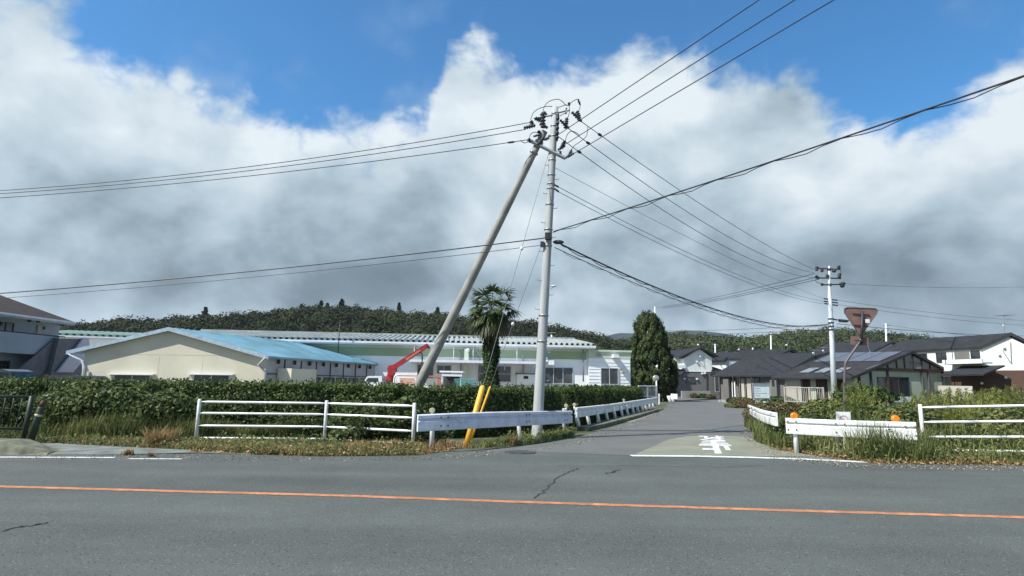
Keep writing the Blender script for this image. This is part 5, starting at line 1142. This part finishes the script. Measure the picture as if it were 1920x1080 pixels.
# D: long dark-roofed bungalow
YD = 62.0; pl = Plane(W(1440,700,YD), W(1600,700,YD+.5)); t = building('long_bungalow', 'long single-storey house with broad dark roof and beige wall panels behind the notice board', W(1420,742,YD), 'house')
l, a, r = S(1458,703.5), S(1524,666.5), S(1590,700); vec = ridge_vec(pl, a, 1398, 671); vn = vec/np.linalg.norm(vec)
rake(pl, l, a, r, vec, t, ov=.2, over2=.3)
wl_, wr_ = S(1473,720)[0], S(1570,720)[0]
ext_wall(pl, [(wl_, 0), (wr_, 0), (wr_, S(1570,692)[1]-.2), (a[0], a[1]-.2), (wl_, S(1470,697)[1]-.25)], vec, M_hgrey, t)
# street-facing long wall below the left eave
c0 = pl.P(wl_, 0); pD = Plane(c0, c0+vec); LD = pD.len
fx = lambda x: pD.sz(x, 715)[0]
q = MB()
def panel(x0, x1, z0, z1, m, name, o0=.0, o1=.1):
    q = MB(); u0, u1 = sorted((fx(x0), fx(x1))); pD.box(q, u0, u1, z0, z1, o0, o1); q.build(name, m, t)
ze = 2.55
panel(1450,1462,0,ze-.2,M_hgrey,'wall_panel',.01,.6); panel(1436,1449,0,ze-.4,M_hbeige,'wall_panel'); panel(1401,1414,0,ze,M_hbeige,'wall_panel'); panel(1387,1396,0,ze,M_hbeige,'wall_panel'); panel(1361,1371,0,ze,M_hgrey,'wall_panel',.01,.5); panel(1374,1380,0,ze-.3,M_gut,'door_panel',.01,.2)
for x in (1385,1398.5,1420,1360): 
    q = MB(); pD.box(q, fx(x)-.06, fx(x)+.06, 0, ze+.2, .9, 1.02); q.build('porch_post', M_timber, t)
for (x0,y0,x1,y1) in ((1414.5,709,1424,722),(1455,709,1458,722),(1372,712,1375,722),(1381,706,1385,721)): window(pD, x1, y0, x0, y1, t, 0, M_framed, M_glass, o=.61 if x0 > 1450 else .02)
antenna(1527, 655, 668, YD, 'TV antenna at the front gable peak of the long bungalow', 9)
q = MB(); a_, b_ = W(1352,741.5,62), W(1400,742.5,58)
for k in range(7): f = k/7; c = a_*(1-f)+b_*f; c[2] = .12; q.box(c, (.5,.45,.25), k)
tag(q.build('garden_stones', M_block), 'row of pale garden stones before the long bungalow porch', 'stones')

# E: solar-roofed bungalow with timbered gable
YE = 50.0; pl = Plane(W(1600,700,YE-1), W(1780,700,YE+2.2)); t = building('solar_bungalow', 'single-storey house with solar panels and a half-timbered gable right of the white pole', W(1680,745,YE), 'house')
l, a, r = S(1588,708), S(1703,659), S(1786,702); vec = ridge_vec(pl, a, 1568, 661.5); vn = vec/np.linalg.norm(vec); rake(pl, l, a, r, vec, t, ov=.25, th=.14, m=mat('slate_roof_worn', (.032,.033,.036), .85, var=.15, vs=1.5, dirt=.3, dirtc=(.045,.045,.047), spec=.2))
ux0, ux1 = S(1608,715)[0], S(1766,715)[0]; ztie = S(1690,693.5)[1]
sl = lambda u: (l[1]+(a[1]-l[1])*(u-l[0])/(a[0]-l[0]) if u < a[0] else r[1]+(a[1]-r[1])*(r[0]-u)/(r[0]-a[0]))-.17
ext_wall(pl, [(ux0, 0), (ux1, 0), (ux1, sl(ux1)), (a[0], a[1]-.2), (ux0, sl(ux0))], vec, M_hgreen, t)
q = MB(); pl.poly(q, [(ux0+.9, ztie), (ux1+.3, ztie), (a[0], a[1]-.22)], .004, .05); q.build('gable_infill', M_gablef, t)
q = MB(); pl.box(q, S(1633,693)[0], ux1+.4, ztie-.12, ztie+.12, .051, .17); q.build('tie_beam', M_timber, t)
for x in (1646,1663,1680,1695,1711,1727,1742):
    u = S(x, 690)[0]; q = MB(); pl.box(q, u-.06, u+.06, ztie+.121, sl(u)-.02, .051, .12); q.build('gable_stud', M_timber, t)
for x in (1610,1632,1664,1728,1740):
    u = S(x, 715)[0]; q = MB(); pl.box(q, u-.07, u+.07, 0, ztie-.121 if x > 1625 else sl(u), .004, .15); q.build('post', M_timber if x < 1700 else M_signp, t)
q = MB(); u, z = S(1711,680,.3); q.tube([pl.P(u, z-.4, .3), pl.P(u, z+.4, .3)], .035, 6); q.tube([pl.P(u-.3, z+.05, .3), pl.P(u+1.2, z-.05, .3)], .03, 6); q.build('aerial', M_dark, t)
window(pl, 1666, 708, 1704, 745, t, 1, M_framed, M_glass, o=.02, name='sliding_door'); window(pl, 1646, 708, 1662, 730, t, 0, M_framed, M_glass, o=.02)
q = MB(); pl.box(q, S(1664,735)[0], S(1702,735)[0], .5, .95, .3, .36); q.build('door_rail', M_gut, t)
# veranda side (below the left eave)
c0 = pl.P(ux0, 0); pE = Plane(c0, c0+vec); fx = lambda x: pE.sz(x, 720)[0]
q = MB(); u0, u1 = sorted((fx(1505), fx(1585))); pE.box(q, u0, u1, 0, 2.4, .01, .05); q.build('veranda_shade_sheet', M_timber, t)  # flat dark sheet on the wall, drawn for the shade of the recess
for x0, x1, m in ((1476,1503,M_hbeige),(1520,1530,M_hgreen),(1552,1566,M_hgreen)):
    q = MB(); u0, u1 = sorted((fx(x0), fx(x1))); pE.box(q, u0, u1, 0, 2.35, .06, .4 if x0 < 1500 else .1); q.build('wall_panel', m, t)
# solar panels and skylights lie on the left roof slope
nrm = np.cross(pl.P(*a)-pl.P(*l), vec); nrm /= np.linalg.norm(nrm); nrm = nrm if nrm[2] > 0 else -nrm
def rp(f, g, e): p = pl.P(*l)+(pl.P(*a)-pl.P(*l))*f+vec*g; return p+nrm*e   # f: eave->ridge, g: front->back
for k in range(4):
    g0, g1 = .06+k*.235, .06+(k+1)*.235-.012; q = MB(); q.ext([rp(.60,g0,.03), rp(.97,g0,.03), rp(.97,g1,.03), rp(.60,g1,.03)], nrm*.05); q.build('solar_panel', M_solar, t)
for g in (.22,.44,.66): q = MB(); q.ext([rp(.16,g,.03), rp(.34,g,.03), rp(.34,g+.14,.03), rp(.16,g+.14,.03)], nrm*.06); q.build('solar_panel', mat('skylight', (.20,.215,.225), .35, var=.05, spec=.5), t)
q = MB(); q.tube([rp(.8,.35,.05), rp(.8,.35,.05)+[0,0,.5], rp(.8,.35,.05)+[-.2,0,1.1]], .02, 5); q.build('roof_rod', M_steel, t)

# F: large white and brown house on the right
YFh = 48.0; pl = Plane(W(1830,700,YFh+1), W(1940,700,YFh-1.5)); t = building('brown_white_house', 'large two-storey house with white upper and brown lower walls at the right edge', W(1860,745,YFh), 'house')
l, a, r = S(1829,650.5), S(1886,624.5), S(1950,655); vec = ridge_vec(pl, a, 1700, 637.5); vn = vec/np.linalg.norm(vec); rake(pl, l, a, r, vec, t, ov=.3, th=.18)
wl_, wr_ = S(1841,680)[0], S(1938,680)[0]; zm = S(1870,694.5)[1]
sl = lambda u: (l[1]+(a[1]-l[1])*(u-l[0])/(a[0]-l[0]) if u < a[0] else r[1]+(a[1]-r[1])*(r[0]-u)/(r[0]-a[0]))-.2
ext_wall(pl, [(wl_, zm), (wr_, zm), (wr_, sl(wr_)), (a[0], a[1]-.22), (wl_, sl(wl_))], vec, M_hwhite, t, 'upper_wall')
ext_wall(pl, [(wl_+.02, 0), (wr_+2, 0), (wr_+2, zm-.002), (wl_+.02, zm-.002)], vec, M_hbrown, t, 'lower_wall')
c0 = pl.P(wl_, 0); pH = Plane(c0, c0+vec); fx = lambda x, y=670, o=0: pH.sz(x, y, o)
for (x0,y0,x1,y1) in ((1722,664,1738,679),(1757,661.5,1774,677.5)): window(pH, x1, y0, x0, y1, t, 1, M_framed, M_glass, o=.02)
z0_ = fx(1810,683)[1]; z1_ = fx(1810,675)[1]; ua, ub = sorted((fx(1768,690,1.2)[0], fx(1843,690,1.2)[0]))
q = MB(); pH.box(q, ua, ub, z0_, z1_, 1.05, 1.2); pH.box(q, ua, ub, z0_-.02, z0_+.12, .0, 1.049); q.build('balcony', M_hwhite, t)
window(pH, 1837, 658, 1822, 676, t, 0, M_framed, M_glass, o=.02)
q = MB(); u0, u1 = sorted((fx(1790,665,.0)[0], fx(1818,665,.0)[0])); pH.box(q, u0, u1, z1_-.3, z1_+.75, .01, .04); q.build('balcony_recess_wall', M_hgrey, t)
za = z0_-.15; q = MB(); ua2, ub2 = sorted((fx(1766,690,2.4)[0], fx(1846,690,2.4)[0]))
q.ext([pH.P(ua2, za, .05), pH.P(ub2, za, .05), pH.P(ub2, za-.75, 2.6), pH.P(ua2, za-.75, 2.6)], (0,0,-.12)); q.build('lower_roof', M_groof, t)
window(pH, 1782, 707, 1762, 722, t, 1, M_framed, M_glass, o=.02)
for x, y in ((1886,708),(1841,718.5),(1874,665),(1883,652)): q = MB(); u, z = S(x, y); q.ball(pl.P(u, z, .1), .11, 8, 6); q.build('vent_hood', M_gut, t, True)
q = MB(); q.tube(curve_pts([pl.P(*S(1895,642), .06), pl.P(*S(1896,672), .06), pl.P(*S(1896,681), .06), pl.P(*S(1880,657), .06)], 3), .02, 5); q.build('aerial_lead', M_dark, t)
antenna(1883, 590, 628, YFh, 'tall TV antenna on the roof of the brown and white house', 32, tilt=.1)
# fences, boards, garden bits
p0_, p1_ = W(1762,723,42), W(1823,724,40); q = MB(); q.ext([p0_*[1,1,0], p1_*[1,1,0], p1_, p0_], (0,.2,0)); tag(q.build('garden_wall', M_hbeige), 'low beige garden wall in front of the brown lower walls', 'wall')
a_, b_ = W(1472,748,38), W(1545,750,34.5); pr_ = Plane(a_, b_); t = thing('veranda_railing', 'white railing before the veranda of the solar-roofed bungalow', 'railing', a_*[1,1,0])
zt = pr_.sz(1500,727)[1]
for f in (0,.33,.66,1): q = MB(); q.tube([pr_.P(pr_.len*f, 0), pr_.P(pr_.len*f, zt+.05)], .05, 6); q.build('post', M_block, t)  # white railing given a grey tone for the shadow on it
for z in (zt, zt*.45): q = MB(); q.tube([pr_.P(0, z), pr_.P(pr_.len, z)], .035, 6); q.build('rail', M_block, t)
for k in range(22): q = MB(); q.tube([pr_.P(pr_.len*k/22, zt*.45), pr_.P(pr_.len*k/22, zt)], .018, 4); q.build('bar', M_block, t)
q = MB(); pr_.box(q, -1, pr_.len+1.5, 0, .38, .5, .7); tag(q.build('kerb_wall', M_gut), 'low white kerb wall below the veranda railing', 'wall')
p0_, p1_ = W(1413.5,746,40), W(1443,746.5,40.3); pn = Plane(p0_, p1_); t = thing('notice_board', 'pale blue-white notice board on two legs beside the side street', 'notice board', (p0_+p1_)/2*[1,1,0])
z1_, z0_ = pn.sz(1428,720.5)[1], p0_[2]; q = MB(); pn.box(q, 0, pn.len, z0_, z1_, -.05, 0); q.build('panel', M_board, t)
q = MB(); pn.box(q, -.05, pn.len+.05, z1_, z1_+.08, -.08, .04); pn.box(q, -.05, pn.len+.05, z0_-.05, z0_, -.06, .02); pn.box(q, -.05, -.001, z0_, z1_, -.06, .02); pn.box(q, pn.len+.001, pn.len+.05, z0_, z1_, -.06, .02); q.build('frame', M_steel, t)
q = MB()
for k, (f0, f1) in enumerate(((.1,.9),(.1,.45),(.1,.5),(.1,.85),(.1,.4))): z = z1_-.12-k*.16; pn.box(q, pn.len*f0, pn.len*f1, z-.02, z+.02, .002, .005)
q.build('print', M_ink, t)
for f in (.12,.88): q = MB(); q.tube([pn.P(pn.len*f, 0, -.03), pn.P(pn.len*f, z0_, -.03)], .035, 6); q.build('leg', M_steel, t)
mp = W(1434,770,30); mp[2] = 0; tag(MB().tube([mp, W(1434,753,30)], .09, 8).build('marker_post', M_white), 'short white post at the end of the brown shrub row', 'post')
# planters / shrubs along the street end
for (x, y, Y, rx, rz, m, lab) in ((1302,738,80,.6,.5,M_red,'small reddish shrub before the beige garden wall'),(1317,738,80,.7,.5,M_leafd,'small dark shrub before the beige garden wall'),(1333,738,78,.7,.45,M_red,'small bronze shrub left of the porch door'),(1258,735,66,.8,1.3,M_red,'reddish bush beside the foot of the conical tree'),(1392,742,55,1.2,.5,M_red,'low reddish shrub before the bungalow porch'),(1380,738,60,1.0,.4,M_leafd,'low green shrub before the bungalow porch'),(1402,750,45,1.2,.35,M_red,'low reddish plants left of the notice board'),(1383,752,46,1.0,.25,M_weed,'low green ground plants in the bed left of the notice board'),(1460,742,45,1.6,.7,M_leafd,'dark clipped shrub right of the notice board')):
    c = W(x, y, Y); c[2] = rz*.35; mound('shrub', [(c, (rx,rx*.7,rz))], lab, m, .07, int(1100*rx+300))
bd = MB(); bp = Gz([(1362,750),(1392,758),(1430,760),(1445,752),(1420,746),(1372,746)], -.004)
bd.ext(bp, (0,0,.12)); struct(bd.build('planting_bed', M_gravel))
struct(MB().ext(Gz([(1232,745),(1300,743.6),(1380,744.5),(1500,746.5),(1500,742.5),(1380,741),(1300,740),(1240,741)], 0.0), (0,0,.14)).build('pavement', M_hbeige))

# ================================================================ HILLS
def hill(name, ridge, Y, m, depth, back, seed, dz=0):
    pts = [W(x, y, Y) for x, y in ridge]; xs = np.array([p[0] for p in pts]); zs = np.array([p[2] for p in pts])+dz; n = 160 if Y < 1000 else 900; m_ = 24; X = np.linspace(xs[0], xs[-1], n); Z = np.interp(X, xs, zs); vs = []
    if Y > 1000: Z = Z+npn(np.stack([X, X*0, X*0], 1), .035, 2)*5+npn(np.stack([X, X*0, X*0], 1), .012, 6)*9
    for j in range(m_):
        f = j/(m_-1); yy = Y-depth+(depth+back)*f; g = yy-Y; prof = math.sin(min(1, (g+depth)/depth)*math.pi/2)**.8 if g <= 0 else math.cos(g/back*math.pi/2)
        P = np.stack([X, np.full(n, yy), Z*prof], 1); wob = npn(P/np.array([1,1,1e9]), 18/Y*.6, seed)*.16*prof*(1-prof)*Z*2; P[:,2] += wob-(.5 if j in (0, m_-1) else 0)
        if g > 0: P[:,0] += 0
        vs.append(P)
    V = np.array(vs); mb = MB(); mb.v = [tuple(v) for v in V.reshape(-1,3)]; mb.f = [(j*n+i, j*n+i+1, (j+1)*n+i+1, (j+1)*n+i) for j in range(m_-1) for i in range(n-1)]
    struct(mb.build(name, m, None, True)); return V
def forest(V, n, r, lpc, size, label_name, m, jmax=17, asp=.6):
    J, I = V.shape[:2]; C = []; Nn = []
    for k in range(n):
        j = rng.uniform(0, jmax-1); i = rng.uniform(0, I-1.01); j0, i0 = int(j), int(i); fj, fi = j-j0, i-i0
        c = V[j0,i0]*(1-fj)*(1-fi)+V[j0+1,i0]*fj*(1-fi)+V[j0,i0+1]*(1-fj)*fi+V[j0+1,i0+1]*fj*fi
        rr = r*rng.uniform(.55, 1.25); hs = rng.uniform(.8, 1.5); u = unit(rng.normal(0, 1, (lpc,3))); u[:,2] = np.abs(u[:,2]); u[:,1] = -np.abs(u[:,1])*np.where(rng.random(lpc) < .8, 1, -1)
        C.append(c+np.array([0,0,rr*.1])+u*np.array([rr,rr,rr*hs])*rng.uniform(.75,1.05,(lpc,1))); Nn.append(u)
    o = quads(label_name, leaves(np.concatenate(C), np.concatenate(Nn), size, asp, .45), m); o['kind'] = 'stuff'; return o
main_ridge = [(-500,622),(-100,618),(120,622),(200,616),(228,611),(262,616),(300,609),(350,606),(383,602),(400,605),(450,601),(500,596),(560,591),(600,588),(640,579),(680,581),(740,586),(790,594),(830,591),(870,597),(930,603),(1000,609),(1050,622),(1100,633),(1150,643),(1250,662),(1400,690)]
V1 = hill('hills', main_ridge, 280, M_forestb, 110, 120, 3, -4.2); forest(V1, 5600, 3.3, 90, .52, 'forest', M_forest)
mid_ridge = [(1080,690),(1130,655),(1160,645),(1200,640),(1240,634),(1300,640),(1370,643),(1405,641),(1440,633),(1480,628),(1520,625),(1560,631),(1610,637),(1660,646),(1720,652),(1800,656),(1950,662),(2300,668)]
V2 = hill('hills', mid_ridge, 420, M_forestb, 170, 150, 5, -3.2); forest(V2, 4800, 4.2, 75, .70, 'forest', M_forestm)
far_ridge = [(-900,640),(-200,628),(0,622),(110,613),(180,611),(240,616),(300,612),(420,625),(700,640),(1000,640),(1100,640),(1135,632),(1170,628),(1200,626),(1235,628),(1250,624),(1300,623),(1340,625),(1365,632),(1400,640),(1440,636),(1600,655),(1900,660),(2500,650)]
V3 = hill('hills', far_ridge, 1900, mat('far_forest', (.018,.03,.022), .95, var=.35, vs=.012, c2=(.010,.018,.013)), 500, 500, 9)
# single trees standing out on the ridge
def pine(x, ybot, ytop, Y, wpx, label, kind=0):
    b = W(x, ybot, Y); tp = W(x, ytop-3, Y); h = tp[2]-b[2]; b[2] -= h*.3; t = thing('pine_tree' if kind == 0 else 'broad_tree', label, 'tree', b)
    q = MB(); q.tube([b, tp-[0,0,h*.15]], .35, 6, r2=.12); q.build('trunk', M_bark, t)
    C = []; Nn = []; w = wpx*Y/FPX/2
    for k in range(9 if kind else 7):
        f = k/(8 if kind else 6); zc_ = tp[2]-h*(.08+.85*f); ww_ = w*(.25+.8*f if kind == 0 else math.sin(.5+f*2.2))*rng.uniform(.7,1.15)
        for s in range(3): c = np.array([b[0]+rng.uniform(-1,1)*ww_*.65, b[1]+rng.uniform(-.6,.6)*ww_, zc_]); u = unit(rng.normal(0,1,(45,3))); C.append(c+u*np.array([ww_*.5,ww_*.5,h*.09])*rng.uniform(.5,1,(45,1))); Nn.append(u+[0,0,.3])
    quads('crown', leaves(np.concatenate(C), np.concatenate(Nn), .6, .6, .6), M_forest, t)
for x, yb, yt, w, lab, kd in ((383,604,579,26,'dark cone-shaped tree standing above the left part of the ridge',0),(223,618,600,30,'broad dark tree at the left foot of the hill ridge',1),(565,592,574,18,'sparse pine left of the forked pair on the ridge',0),(577,592,578,12,'small pine beside the sparse one on the ridge',0),(601,590,567,20,'tallest pine on the ridge before its summit',0),(613,588,572,10,'slender pine right of the tallest ridge pine',0),(640,580,564,18,'pine at the very top of the ridge',0),(748,588,571,10,'lone slim pine on the ridge left of the strut pole',0),(435,602,590,14,'short pine on the ridge above the blue roof',0),(473,599,587,16,'rounded small tree on the ridge above the blue roof end',1),(938,604,590,12,'small pine on the ridge right of the palm',0),(820,592,580,12,'small pine on the ridge just left of the strut pole line',0)):
    pine(x, yb, yt, 279, w, lab, kd)

# grit and small stones washed to the road edge
gz_ = scatter(Gz([(60,853),(430,853),(600,858),(800,857),(1000,838),(1080,826),(1190,790),(1236,772),(1244,776),(1100,832),(1000,848),(800,864),(600,866),(0,862)], 0), 2600)
gz2 = scatter(Gz([(1400,800),(1412,830),(1480,850),(1620,871),(1925,876),(1925,884),(1600,879),(1440,860),(1388,815)], 0), 2400); gg = np.concatenate([gz_, gz2]); gg[:,2] = .012
o = quads('road_grit', leaves(gg, np.tile([0,0,1.0], (len(gg),1)), .014, .7, .4), mat('grit', (.26,.23,.17), .9, var=.4, vs=20, island=1.5, c2=(.06,.055,.04))); o['kind'] = 'stuff'

# ================================================================ AIR
hz = MB(); hz.box((0, 1350, 141), (4200, 3300, 288)); hz_o = hz.build('haze', None); hz_o['kind'] = 'stuff'
hm = bpy.data.materials.new('air'); hm.use_nodes = True; ht = hm.node_tree; ht.nodes.clear()
pv = N(ht, 'ShaderNodeVolumePrincipled', i_Density=.00011, i_Anisotropy=.3); pv.inputs['Color'].default_value = (.78,.88,1.0,1)
ho = N(ht, 'ShaderNodeOutputMaterial'); L(ht, pv, 0, ho, 'Volume'); hz_o.data.materials.append(hm)
